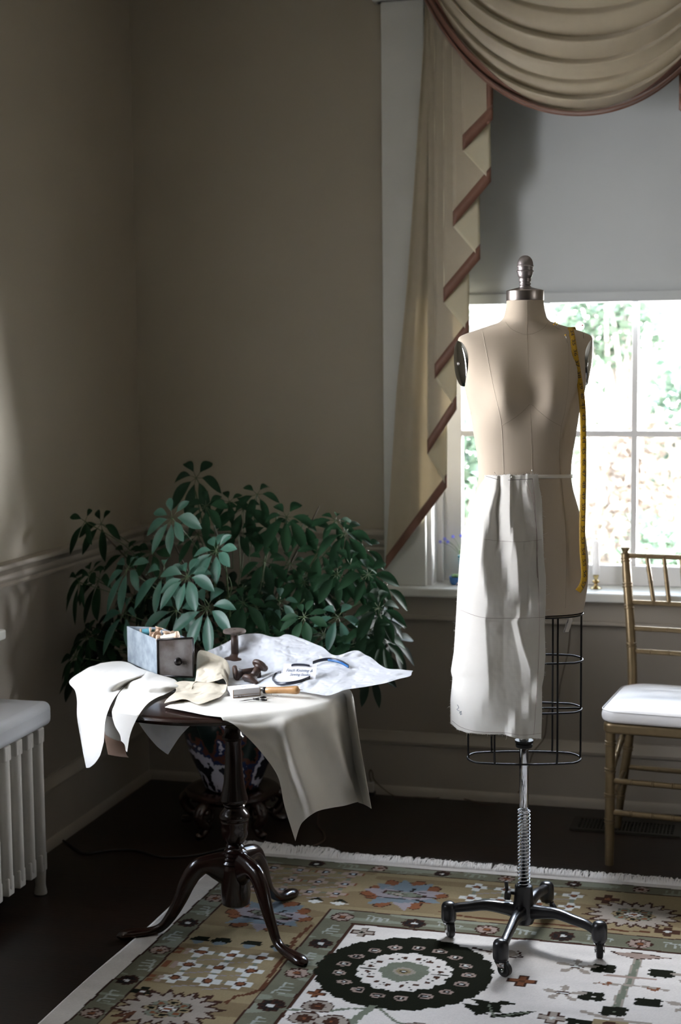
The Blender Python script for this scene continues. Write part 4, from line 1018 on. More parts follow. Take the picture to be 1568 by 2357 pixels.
# ------------------------------------------------------------------ tin drawer
FL, FR_, BL = Zp(363.6, 1555, .705), Zp(445.5, 1561, .702), Zp(294, 1522, .706)
ex = (FR_-FL); ex.z = 0; wB = ex.length; ex.normalize(); ey = Vector((-ex.y, ex.x, 0)); ey = (BL-FL); ey.z = 0; dB = ey.length; ey.normalize()
hz = .104
td = thing('tin_drawer', 'galvanised tin drawer with rusty front and round knob, full of thread spools', 'box', tuple(FL+ex*wB/2+ey*dB/2))
def bp3(u, v, h): return FL+ex*u+ey*v+Vector((0, 0, h))
def panel(b, pts, nrm, t=.0016):
    q = [p+nrm*t for p in pts]; n = len(pts); b.add(pts+q, [tuple(range(n)), tuple(range(2*n-1, n-1, -1))]+[(i, (i+1) % n, n+(i+1) % n, n+i) for i in range(n)])
b = B(); panel(b, [bp3(0, 0, 0), bp3(0, dB, 0), bp3(0, dB, hz), bp3(0, 0, hz-.003)], ex)
panel(b, [bp3(wB, 0, 0), bp3(wB, dB, 0), bp3(wB, dB, hz), bp3(wB, 0, hz-.001)], -ex)
b.out('side_panel', GALV, td, smooth=False)
b = B(); panel(b, [bp3(0, dB, 0), bp3(wB, dB, 0), bp3(wB, dB, hz), bp3(0, dB, hz)], -ey); panel(b, [bp3(0, 0, 0), bp3(wB, 0, 0), bp3(wB, dB, 0), bp3(0, dB, 0)], Vector((0, 0, 1)))
b.out('back_panel', GALV, td, smooth=False)
b = B(); panel(b, [bp3(0, 0, 0), bp3(wB, 0, 0), bp3(wB, 0, hz+.005), bp3(0, 0, hz-.003)], ey); fpn = b.out('front_panel', RUST, td, smooth=False)
fl = [bp3(.0, -.001, .0), bp3(wB, -.001, 0), bp3(wB, -.001, hz+.005), bp3(0, -.001, hz-.003)]
b = B()
for i in range(4): b.tube([fl[i], fl[(i+1) % 4]], .0028, 8)
b.out('rolled_edge', DARKM, fpn)
kp_ = bp3(wB*.52, -.001, hz*.42)
B().lathe([(.004, 0), (.004, .006), (.009, .008), (.0115, .012), (.0110, .017), (.007, .020), (.001, .021)], kp_, -ey, 24).out('knob', DARKM, td, auto=60)

# spools
AX = lambda a, b_, c_: ex*a+ey*b_+Vector((0, 0, c_))
def spool(name, label, c, axis, rad, ln, core, thread, wood=PALEW, flange=.12, group='cotton reels in the tin drawer', waist=None):
    ax = Vector(axis).normalized(); r = thing(name, label, 'spool', tuple(c), group); h = ln/2; fl_ = ln*flange
    for s in (-1, 1):
        B().lathe([(rad*.22, s*(h-.0002)), (rad*.94, s*h), (rad, s*(h-fl_*.25)), (rad, s*(h-fl_*.7)), (core*1.05, s*(h-fl_*1.5)), (rad*.22, s*(h-fl_*1.5))], c, ax, 28, cap=False).out('flange', wood, r, auto=40)
        B().lathe([(rad*.22, s*(h-.0008)), (rad*.001, s*(h-.0008))], c, ax, 16).out('hole_shade_disc', DARKIN, r)
    cc = B()
    if thread:
        n_ = 14; pf = [(core*(1+.05*math.sin(i*9)), -h+fl_*1.2+(2*h-2.4*fl_)*i/n_) for i in range(n_+1)]; cc.lathe(pf, c, ax, 28); cc.out('thread', thread, r)
    else: cc.lathe([(core, -h+fl_), (core*.92, 0), (core, h-fl_)], c, ax, 24); cc.out('barrel', wood, r)
    return r
fz_ = .705+hz
sp1 = Yp(378, 1466, bp3(wB*.55, .03, 0).y); 
spool('thread_spool', 'wooden spool of white thread lying across the front top of the drawer', bp3(wB*.42, .028, hz-.002), AX(1, .15, .18), .0150, .062, .0105, THREADW)
spool('thread_spool', 'empty pale spool facing forward with a round hole, left in the drawer', bp3(wB*.28, .085, hz-.006), AX(.1, -1, .25), .0135, .028, .008, None)
spool('thread_spool', 'pale tapered spool standing behind the white thread spool', bp3(wB*.52, .068, hz-.004), AX(.2, .1, 1), .0120, .030, .008, None)
spool('thread_spool', 'pale spool with an open ring end at the right of the drawer', bp3(wB*.74, .095, hz-.004), AX(.5, -.85, .2), .0130, .030, .008, THREADW)
spool('thread_spool', 'cone-shaped brownish spool pointing up at the back of the drawer', bp3(wB*.55, .135, hz-.002), AX(.4, .3, .8), .0120, .030, .007, None)
spool('thread_spool', 'spool of glossy pale blue thread at the back left of the drawer', bp3(wB*.32, .165, hz-.008), AX(.9, .3, .1), .0135, .032, .0115, THREADB)
spool('thread_spool', 'spool of dark teal thread behind the empty spool in the drawer', bp3(wB*.58, .185, hz-.012), AX(.9, .2, .1), .0130, .032, .0110, THREADG)
spool('thread_spool', 'small pale spool end beneath the white thread spool', bp3(wB*.34, .060, hz-.026), AX(.8, .3, .1), .0120, .028, .008, None)
spool('thread_spool', 'spool with pale thread lower in the middle of the drawer', bp3(wB*.66, .055, hz-.034), AX(1, .1, .0), .0140, .040, .010, THREADW)
spool('thread_spool', 'spool half hidden low at the back right of the drawer', bp3(wB*.76, .150, hz-.030), AX(.1, 1, .05), .0140, .036, .010, THREADG)
# drawer is packed: reels below carry the top layer
for i, (u, v, m_) in enumerate(((.25, .04, THREADW), (.72, .10, THREADB), (.25, .12, THREADW), (.70, .19, THREADG), (.25, .20, THREADW))):
    spool('thread_spool', 'spool mostly buried under the top layer in the drawer', bp3(wB*u, v+.01, .035), AX(.05, 1, 0), .0150, .044, .011, m_)

# ------------------------------------------------------------------ old wooden bobbins
def bobbin(label, c, axis, R1, R2, ln, core, wood=BOBBIN, t=.010):
    ax = Vector(axis).normalized(); r = thing('wooden_bobbin', label, 'bobbin', tuple(c), 'old wooden bobbins on the table'); h = ln/2
    B().lathe([(R1*.14, h), (R1*.92, h), (R1, h-t*.25), (R1, h-t*.75), (R1*.93, h-t), (core*1.25, h-t*1.15), (core, h-t*1.6)], c, ax, 40, cap=False).out('flange', GREYW if wood is BOBBIN and axis == (0, 0, 1) else wood, r, auto=40)
    B().lathe([(R2*.14, -h), (R2*.92, -h), (R2, -h+t*.25), (R2, -h+t*.75), (R2*.93, -h+t), (core*1.5, -h+t*1.4), (core, -h+t*2.2)], c, ax, 40, cap=False).out('flange', wood, r, auto=40)
    B().lathe([(core, -h+t*1.5), (core*.97, 0), (core, h-t*1.2)], c, ax, 32).out('barrel', wood, r)
    for s, R in ((1, R1), (-1, R2)): B().lathe([(R*.001, s*(h-.001)), (R*.15, s*(h-.001))], c, ax, 20, cap=False).out('hole_shade_disc', DARKIN, r)
base_ = Zp(541, 1522, .693); topz = Yp(539, 1449, base_.y).z
bobbin('tall wooden bobbin standing upright with a grey flat top', Vector((base_.x, base_.y, (.694+topz)/2)), (0, 0, 1), .0335, .0325, topz-.694, .0112)
bobbin('dark wooden bobbin leaning with its two round ends up and down', Zp(588, 1549, .722), (.30, .55, .62), .0235, .0250, .062, .0105)
bobbin('dark wooden bobbin lying on its side behind the leaning one', Zp(568, 1547, .716), (.88, .48, .10), .0225, .0235, .072, .0100)
# ------------------------------------------------------------------ small carton, awl, scissors, pins
A0, A1 = Zp(537, 1607, .694), Zp(599, 1601, .694)
ea = (A1-A0); ea.z = 0; la = ea.length; ea.normalize(); eb = Vector((-ea.y, ea.x, 0))
mb = thing('small_carton', 'small white card box with brown edges and faint print', 'box', tuple(A0+ea*la/2))
def qb(u, v, h): return A0+ea*u+eb*v+Vector((0, 0, h))
hb_, db_ = .022, .048
b = B().add([qb(0, 0, 0), qb(la, 0, 0), qb(la, db_, 0), qb(0, db_, 0), qb(0, 0, hb_), qb(la, 0, hb_), qb(la, db_, hb_), qb(0, db_, hb_)], [(0, 1, 2, 3), (4, 7, 6, 5), (0, 4, 5, 1), (1, 5, 6, 2), (2, 6, 7, 3), (3, 7, 4, 0)])
bevel(b.out('sleeve', CARDW, mb, smooth=False), .0006, 2)
b = B()
for u in (0, la): b.tube([qb(u, -.0004, .0008), qb(u, -.0004, hb_-.0008)], .0011, 4)
b.tube([qb(0, -.0004, .007), qb(la, -.0004, .007)], .0005, 4); b.tube([qb(0, -.0004, .0008), qb(la, -.0004, .0008)], .0009, 4)
b.out('brown_edge', CARDE, mb)
v, f = text2d('84 SH'); b = B(); b.add([qb(.012+p[0]*.0065, -.0006, .0012+p[1]*.0065) for p in v], f)
v, f = text2d('Silk'); b.add([qb(.030+p[0]*.010, .020+p[1]*.010, hb_+.0004) for p in v], f)
b.out('printed_text', INKD, mb, smooth=False, recalc=False)
aw = thing('awl', 'honey coloured wooden handled awl lying on the cloth', 'tool', tuple(Zp(650, 1588, .70)))
a0, a1 = Zp(612, 1589, .708), Zp(690, 1588, .716); av = (a1-a0); la_ = av.length
B().lathe([(.0070, 0), (.0082, .002), (.0090, la_*.12), (.0086, la_*.35), (.0090, la_*.6), (.0105, la_*.8), (.0110, la_*.9), (.0095, la_*.97), (.004, la_), (.001, la_+.0005)], a0, av, 32).out('handle', HANDLEW, aw)
B().lathe([(.0082, -.006), (.0086, -.004), (.0086, .001), (.0070, .003)], a0, av, 24).out('ferrule', DARKM, aw)
B().tube([a0-av.normalized()*.006, a0-av.normalized()*.020], [.0035, .0028], 10).out('metal_shank', PINM, aw)
B().tube([a1, a1+av.normalized()*.008], [.0012, .0006], 8).out('pin_tip', PINM, aw)
sc = thing('scissors', 'tiny dark embroidery scissors lying in front of the small carton', 'scissors', tuple(Zp(585, 1609, .695)))
zz = .6965
for k, (tip, ring_, off) in enumerate((((551, 1613), (606, 1605), 1), ((552, 1614.5), (607, 1611), -1))):
    t0_ = Zp(*tip, zz); piv = Zp(583, 1609.5, zz); c = Zp(*ring_, zz)
    s_ = B().tube([t0_, t0_.lerp(piv, .5), piv], [.0004, .0013, .0018], 6, flat=.5)
    s_.tube([piv, piv.lerp(c, .6)], .0016, 6); d_ = (c-piv).normalized(); e_ = Vector((-d_.y, d_.x, 0))
    s_.ring([c+d_*math.cos(a)*.0085+e_*math.sin(a)*.0055 for a in np.linspace(0, 6.283, 21)[:-1]], .0016, 6)
    s_.out('blade_and_handle', DARKM, sc)
B().lathe([(.0001, 0), (.0018, 0), (.0018, .003), (.0001, .003)], Zp(583, 1609.5, zz), n=12).out('pivot_screw', STEEL, sc)
for i, (x0, y0, x1, y1) in enumerate(((606, 1602, 625, 1598), (612, 1604, 640, 1601), (618, 1606, 646, 1602))):
    pr_ = thing('dress_pin', 'steel dress pin lying on the cloth beside the scissors', 'pin', tuple(Zp(x0, y0, .695)), 'dress pins beside the scissors')
    B().tube([Zp(x0, y0, .6955), Zp(x1, y1, .6955)], .0004, 5).out('shaft', PINM, pr_); B().sphere(Zp(x1, y1, .696), .0010, 5).out('head', PINM, pr_)
# ------------------------------------------------------------------ headband with card
card = thing('name_card', 'small white card with the studio name threaded on the dark headband', 'card', tuple(Zp(683, 1572, .70)))
c0, c1 = PS(648, 1571, .008), PS(720, 1572, .008); c1.z = c0.z; c1.y = c0.y+.01; ec = (c1-c0); wc_ = ec.length; ec.normalize(); back = Vector((-ec.y, ec.x, 0)).normalized()
upc = (Vector((0, 0, 1))*.72+back*.62).normalized(); hc = .058
nc = ec.cross(upc); nc = nc if nc.dot(CP-c0) > 0 else -nc
def cp(u, v, h=0): return c0+ec*u+upc*v+nc*h
b = B().add([cp(0, 0), cp(wc_, 0), cp(wc_, hc), cp(0, hc)], [(0, 1, 2, 3)]); b.out('card_sheet', CARDW, card, smooth=False, solid=.0006)
b = B()
for s_, x_, y_ in (('Finch Knitting &', .5, .0335), ('Sewing Studio', .53, .0215)):
    v, f = text2d(s_, .35); xs = [p[0] for p in v]; w_ = max(xs)-min(xs); k_ = wc_*(.80 if s_[0] == 'F' else .60)/w_
    b.add([cp(wc_*x_+(p[0]-(max(xs)+min(xs))/2)*k_, y_+p[1]*k_*1.1, .0007) for p in v], f)
b.out('printed_name', INK, card, smooth=False, recalc=False)
hbn = thing('headband', 'dark navy ribbon headband curving across the white paper', 'headband', tuple(Zp(640, 1565, .70)))
def ribbon(pts, w, m, nm, n=60):
    P = spline(pts, n); G = []
    for p in P: G.append([p, p+Vector((0, .15*w, w))])
    return B().grid(G).out(nm, m, hbn, solid=.0014)
ribbon([PS(714, 1563, .009), PS(690, 1572, .009), PS(660, 1577, .009), PS(636, 1576, .009), PS(627, 1566, .009), PS(634, 1556, .009), PS(647, 1551, .009)], .0085, NAVY, 'ribbon_loop')
ribbon([cp(wc_*.24, hc*.84, .0015), cp(wc_*.35, hc*.885, .002), cp(wc_*.60, hc*.885, .002), cp(wc_*.79, hc*.84, .0015)], .0055, NAVY, 'ribbon_loop')
ribbon([PS(720, 1529, .011), PS(735, 1524, .011), PS(752, 1521, .011), PS(770, 1522, .011), PS(788, 1528, .011), PS(803, 1537, .011)], .0085, NAVY, 'ribbon_loop')
ribbon([PS(755, 1522, .011), PS(772, 1524, .011), PS(788, 1529.5, .011), PS(802, 1538, .011)], .006, BLUER, 'blue_underside', 30)
# ================================================================== GOLD CHAIR
ch = thing('ballroom_chair', 'gold bamboo-turned ballroom chair with a white seat cushion', 'chair', (-.16, 4.72, 0))
BE = math.radians(6.5); cr1 = Vector((math.cos(BE), -math.sin(BE), 0)); cb1 = Vector((math.sin(BE), math.cos(BE), 0))
CW = .385
def bamboo(pts, r, rings, nm, par=ch, n=16, rr=None):
    P = spline(pts, 40) if len(pts) > 2 else [Vector(pts[0]).lerp(Vector(pts[1]), i/39) for i in range(40)]
    b = B(); rad = rr or [r]*40; b.tube(P, rad, n)
    for t in rings:
        i = t*39; k = min(int(i), 38); c = P[k].lerp(P[k+1], i-k); ax = (P[k+1]-P[k]).normalized(); R = rad[k]
        for o_ in (-.0048, .0048): b.lathe([(R*.9, o_*R/.015-.004*R/.015), (R*1.16, o_*R/.015-.0015*R/.015), (R*1.16, o_*R/.015+.0015*R/.015), (R*.9, o_*R/.015+.004*R/.015)], c, ax, n, cap=False)
    return b.out(nm, GOLD, par, auto=50)
f0 = Zp(1403, 1990, 0); FLt = Vector((f0.x, f0.y, 0))
for k in (0, 1):
    o = cr1*CW*k
    bamboo([FLt+o, FLt+o+Vector((0, 0, .43))], .0155, (.33, .515, .70, .90), 'front_leg', rr=[.0135+.002*min(1, i/14) for i in range(40)])
    q = [Yp(1420, 1892, 4.90), Yp(1434, 1800, 4.885), Yp(1448, 1700, 4.875), Yp(1456, 1580, 4.885), Yp(1452, 1450, 4.91), Yp(1445, 1350, 4.94), Yp(1440, 1276, 4.965)]
    q[0].z = 0.0
    if k: q = [p+cr1*(CW-.02) for p in q]
    bamboo(q, .0150, (.12, .30, .62, .75, .84, .96), 'rear_post', rr=[.0135]*6+[.0155]*30+[.0150]*4)
    tp = q[-1]
    B().lathe([(.0105, 0), (.0125, .002), (.0165, .004), (.0165, .007), (.0110, .010), (.0105, .012), (.0160, .022), (.0168, .0255), (.0150, .027), (.001, .0272)], tp-Vector((0, 0, .002)), n=24).out('post_cap', GOLD, ch, auto=50)
    if k == 0: LP = q
pr = spline(LP, 200)
def post(z):
    return min(pr, key=lambda p: abs(p.z-z))
def brail(py0, y, r, ts, nm='back_rail'):
    p = post(Yp(1445, py0, y).z); a = p+cr1*.012; c = p+cr1*(CW-.030); return a, c, bamboo([a, c], r, ts, nm)
a1_, c1_, _ = brail(1279, 4.96, .0085, (.18, .34, .5, .66, .82))
a2_, c2_, _ = brail(1386, 4.93, .0085, (.20, .35, .5, .65, .80))
brail(1444, 4.915, .0085, (.15, .32, .5, .68, .85)); brail(1499, 4.90, .0085, (.15, .32, .5, .68, .85))
for ta, tb_ in ((.17, .205), (.335, .35), (.5, .5), (.665, .65), (.83, .795)):
    bamboo([a1_.lerp(c1_, ta), a2_.lerp(c2_, tb_)], .0072, (.30, .55, .80), 'spindle')
# seat frame and cushion
sx0 = Yp(1387, 1690, 4.50); SZ = Yp(1400, 1663, 4.51).z
def rr_poly(o, u0, u1, v0, v1, rad, n=6, taper=0):
    P = []
    for (cu, cv, a0_) in ((u1-rad, v0+rad, -90), (u1-rad, v1-rad, 0), (u0+rad, v1-rad, 90), (u0+rad, v0+rad, 180)):
        for k in range(n+1):
            a = math.radians(a0_+90*k/n); P.append(o+cr1*(cu+rad*math.cos(a))+cb1*(cv+rad*math.sin(a)))
    return P
so = FLt
pf = rr_poly(so, -.022, CW+.022, -.024, .375, .03)
b = B().prism([(p.x, p.y) for p in pf], SZ-.034, SZ); bevel(b.out('seat_frame', GOLD, ch, smooth=True, auto=40), .009, 4)
rowsC = []
for (h, ins, rad) in ((SZ+.002, .004, .045), (SZ+.006, -.003, .05), (SZ+.022, -.006, .055), (SZ+.036, -.002, .055), (SZ+.046, .012, .06), (SZ+.053, .035, .06), (SZ+.058, .075, .06), (SZ+.060, .12, .05), (SZ+.061, .165, .02)):
    p = rr_poly(so, -.026+ins, CW+.026-ins, -.030+ins, .37-ins*.9, rad, 8); rowsC.append([Vector((q.x, q.y, h)) for q in p+[p[0]]])
b = B().grid(rowsC); nC = len(rowsC[0]); b.f.append(tuple((len(rowsC)-1)*nC+k for k in range(nC-1)))
cu_ = b.out('seat_cushion', CUSH, ch, sub=1)
B().ring([Vector((q.x, q.y, SZ+.037)) for q in rr_poly(so, -.0285, CW+.0285, -.0325, .374, .055, 8)], .0016, 6).out('piping', PIPING, cu_)
# stretchers
bamboo([FLt+Vector((0, 0, .268)), FLt+cr1*CW+Vector((0, 0, .268))], .0090, (.17, .34, .5, .66, .83), 'stretcher')
bamboo([FLt+Vector((0, 0, .168)), FLt+cr1*CW+Vector((0, 0, .168))], .0095, (.17, .34, .5, .66, .83), 'stretcher')
for k in (0, 1):
    o = cr1*CW*k; a = FLt+o+Vector((0, 0, .28)); c = post(.42)+cr1*(CW-.02)*k
    bamboo([a, c], .0095, (.3, .5, .7), 'side_brace'); a = FLt+o+Vector((0, 0, .20)); c = post(.20)+cr1*(CW-.02)*k
    bamboo([a, c], .0085, (.3, .6), 'stretcher')
a = post(.22)
bamboo([a, a+cr1*(CW-.02)], .0085, (.3, .6), 'stretcher')

# ================================================================== RADIATOR
rd = thing('radiator', 'old cast iron column radiator painted cream, along the left wall', 'radiator', (-2.03, 3.4, 0))
RX = -1.95
ye = [Xp(p, 1700, RX).y for p in (107, 82, 55, 29, 2)]
pitch = (ye[0]-ye[4])/4
ztop = Xp(120, 1664, -1.925).z
for i in range(14):
    y1 = ye[0]-pitch*i; y0 = y1-pitch*.66; ym = (y0+y1)/2; b = B()
    zt = ztop-.015; zb = .075
    for xc in (RX-.022, RX-.085, RX-.145):
        pts = []
        b.tube([(xc, ym, zb), (xc, ym, zb+.02), (xc, ym, zt-.03), (xc, ym, zt)], [.010, .0195, .0195, .012], 14)
    b.box((RX-.165, ym-.0195, zt-.045), (RX-.004, ym+.0195, zt))
    b.box((RX-.165, ym-.0185, zb-.004), (RX-.006, ym+.0185, zb+.05))
    if i in (0, 13):
        for xc in (RX-.022, RX-.145): b.tube([(xc, ym, zb+.03), (xc, ym, .03), (xc, ym, 0)], [.019, .015, .020], 12)
    o = b.out('section', RADP, rd, auto=50); bevel(o, .004, 2, 50)
b = B()
for z in (.12, ztop-.07): b.tube([(RX-.085, ye[0]-.02, z), (RX-.085, ye[0]-pitch*13.4, z)], .022, 16)
b.out('connecting_pipe', RADP, rd)
# shelf lying on the radiator
shf = thing('radiator_shelf', 'thick pale painted shelf with rounded edge on top of the radiator', 'shelf', (-2.03, 3.4, ztop))
XFs = -1.915; yend = Xp(122, 1640, XFs).y; zt_ = Xp(116, 1606, XFs-.02).z
b = B().prism([(XL+.022, ztop), (XFs, ztop), (XFs, zt_), (XL+.022, zt_)], 2.2, yend, 'y'); o = b.out('shelf_board', RADTOP, shf, smooth=True, auto=40); bevel(o, .022, 6)

# ================================================================== HOUSE PLANT IN PORCELAIN POT ON CARVED STAND
PX, PY_ = -1.625, 4.62
zfun = lambda py: Yp(528, py, PY_).z
std = thing('carved_stand', 'low dark carved wooden plant stand with scrolled legs behind the table', 'plant stand', (PX, PY_, 0))
zs_ = zfun(1812)
B().lathe([(.10, zs_-.018), (.150, zs_-.018), (.160, zs_-.010), (.160, zs_-.002), (.150, zs_+.004), (.120, zs_+.006), (.10, zs_)], (PX, PY_, 0), n=48).out('ring_top', STANDW, std, auto=40)
B().lathe([(.03, zs_-.030), (.135, zs_-.030), (.140, zs_-.022), (.135, zs_-.014), (.03, zs_-.014)], (PX, PY_, 0), n=40).out('apron', STANDW, std, auto=40)
for k in range(5):
    a = math.radians(250+72*k); d = Vector((math.cos(a), math.sin(a), 0)); c = Vector((PX, PY_, 0))
    pts = [c+d*.120+Vector((0, 0, zs_-.02)), c+d*.165+Vector((0, 0, zs_-.035)), c+d*.178+Vector((0, 0, zs_*.55)), c+d*.150+Vector((0, 0, zs_*.30)), c+d*.135+Vector((0, 0, .040)), c+d*.160+Vector((0, 0, .016)), c+d*.185+Vector((0, 0, .013))]
    b = B().tube(spline(pts, 26), [.020-.0003*i for i in range(26)], 10)
    q = [c+d*(.125+.018*math.cos(t))+Vector((0, 0, zs_*.55+.022*math.sin(t))) for t in np.linspace(0, 5.2, 14)]; b.tube(q, [.009-.0003*i for i in range(14)], 8)
    b.out('scrolled_leg', STANDW, std)
pm = bpy.data.materials.new('imari_porcelain'); pm.use_nodes = True
n = pm.node_tree.nodes; L = pm.node_tree.links; b_ = n['Principled BSDF']; b_.inputs['Roughness'].default_value = .12
t = n.new('ShaderNodeTexCoord'); vo = n.new('ShaderNodeTexVoronoi'); vo.inputs['Scale'].default_value = 9; vo.feature = 'F1'; nz = n.new('ShaderNodeTexNoise'); nz.inputs['Scale'].default_value = 22; nz.inputs['Detail'].default_value = 6
mpn = n.new('ShaderNodeMapping'); mpn.inputs['Scale'].default_value = (1, 1, .55); L.new(t.outputs['Object'], mpn.inputs[0]); L.new(mpn.outputs[0], vo.inputs['Vector']); L.new(t.outputs['Object'], nz.inputs['Vector'])
r1 = n.new('ShaderNodeValToRGB'); r1.color_ramp.interpolation = 'CONSTANT'
for p_, c_ in ((0, (.016, .018, .030, 1)), (.47, (.55, .55, .66, 1)), (.56, (.02, .03, .09, 1)), (.62, (.10, .04, .03, 1)), (.68, (.010, .022, .022, 1))):
    e = r1.color_ramp.elements[0] if p_ == 0 else r1.color_ramp.elements.new(p_)
    e.position = p_; e.color = c_
mxm = n.new('ShaderNodeMath'); mxm.operation = 'MULTIPLY_ADD'; mxm.inputs[1].default_value = .55; L.new(vo.outputs['Distance'], mxm.inputs[0]); mm2 = n.new('ShaderNodeMath'); mm2.operation = 'MULTIPLY'; mm2.inputs[1].default_value = .62
L.new(nz.outputs['Fac'], mm2.inputs[0]); L.new(mm2.outputs[0], mxm.inputs[2]); L.new(mxm.outputs[0], r1.inputs[0]); L.new(r1.outputs[0], b_.inputs['Base Color'])
pot = thing('porcelain_pot', 'large dark blue, white and rust patterned porcelain pot on the carved stand', 'plant pot', (PX, PY_, zs_))
zt2 = zfun(1625)
hh = zt2-zs_
B().lathe([(.02, .004), (.085, .004), (.095, .012), (.112, .2*hh), (.140, .42*hh), (.158, .64*hh), (.168, .84*hh), (.166, .93*hh), (.160, .97*hh), (.178, .985*hh), (.182, hh), (.176, hh+.008), (.160, hh+.004), (.150, .93*hh), (.14, .9*hh), (.001, .9*hh)], (PX, PY_, zs_), n=64).out('pot_body', pm, pot, auto=50)
B().lathe([(.150, 0), (.001, .004)], (PX, PY_, zs_+.91*hh), n=32, cap=False).out('soil', mat('soil', (.02, .014, .010), .95, bump=.8, bump_scale=60), pot)
pl_t = thing('umbrella_plant', 'big leafy umbrella plant growing in the porcelain pot, filling the corner', 'houseplant', (PX, PY_, zs_+.9*hh))
root = Vector((PX, PY_, zs_+.9*hh))
def leaflet(b, base, d, up, ln, w, droop, fold=.25):
    side = d.cross(up).normalized(); up = side.cross(d).normalized(); ns = 8
    V = []
    for i in range(ns+1):
        t = i/ns; wd = w*interp(t, [0, .1, .25, .42, .56, .72, .87, .95, 1], [.04, .28, .64, .93, 1.0, .86, .50, .20, .02])
        ang = droop*t; p = base+(d*math.cos(ang*.5)-Vector((0, 0, 1))*math.sin(ang*.8))*ln*t
        nn = (up*math.cos(ang)+d*math.sin(ang)); 
        p = Vector((max(p.x, XL+.03), p.y, p.z)); V += [p+side*wd+nn*wd*fold, p+side*wd*.5+nn*wd*fold*.35, p, p-side*wd*.5+nn*wd*fold*.35, p-side*wd+nn*wd*fold]
    b.add(V, [(i*5+k, i*5+k+1, (i+1)*5+k+1, (i+1)*5+k) for i in range(ns) for k in range(4)])
rp_ = random.Random(21)
def whorl(px, py, y, lpx, axis, m, nl=7, a0=None, spread=1.0, droop=.7, arc=360, par=pl_t, collect=None):
    c = Yp(px, py, y)
    while c.x < -2.03: y -= .03; c = Yp(px, py, y)
    sc_ = (c-CP).length/FPX; ln = lpx*sc_; ax = Vector(axis).normalized()
    e1 = ax.cross(Vector((0, 0, 1)) if abs(ax.z) < .9 else Vector((1, 0, 0))).normalized(); e2 = ax.cross(e1).normalized()
    a0 = rp_.uniform(0, 6.28) if a0 is None else math.radians(a0)
    lb = B(); sb = B()
    for k in range(nl):
        a = a0+math.radians(arc)*k/nl+rp_.uniform(-.12, .12)
        out = e1*math.cos(a)+e2*math.sin(a); pet = .22*ln
        dd = (out*spread+ax*rp_.uniform(-.05, .3)-Vector((0, 0, .16*droop))).normalized()
        b0 = c+dd*pet; sb.tube([c, c+dd*pet*.6, b0], [.0012, .0010, .0009], 5)
        l_ = ln*rp_.uniform(.82, 1.08)*(1.06 if out.z < .3 else .84); w = l_*rp_.uniform(.17, .215)
        leaflet(lb, b0, dd, (ax-dd*ax.dot(dd)).normalized(), l_*.84, w, droop*rp_.uniform(.45, .95))
    # leaf stalk back towards the plant
    side_t = root+Vector((0, 0, .25)) ; back = (side_t-c); L_ = min(.22, back.length*.4)
    bend = c-ax*L_*.35+back.normalized()*L_*.5+Vector((0, .0, -.01)); end = c+back.normalized()*L_+Vector((0, .03, -.04))
    sb.tube(spline([c, bend, end], 8), .0016, 6)
    return c, end, lb, sb
FRW = (-.25, -.80, .55); UPW = (-.1, -.45, .9)
LW = (-.75, -.35, .55)
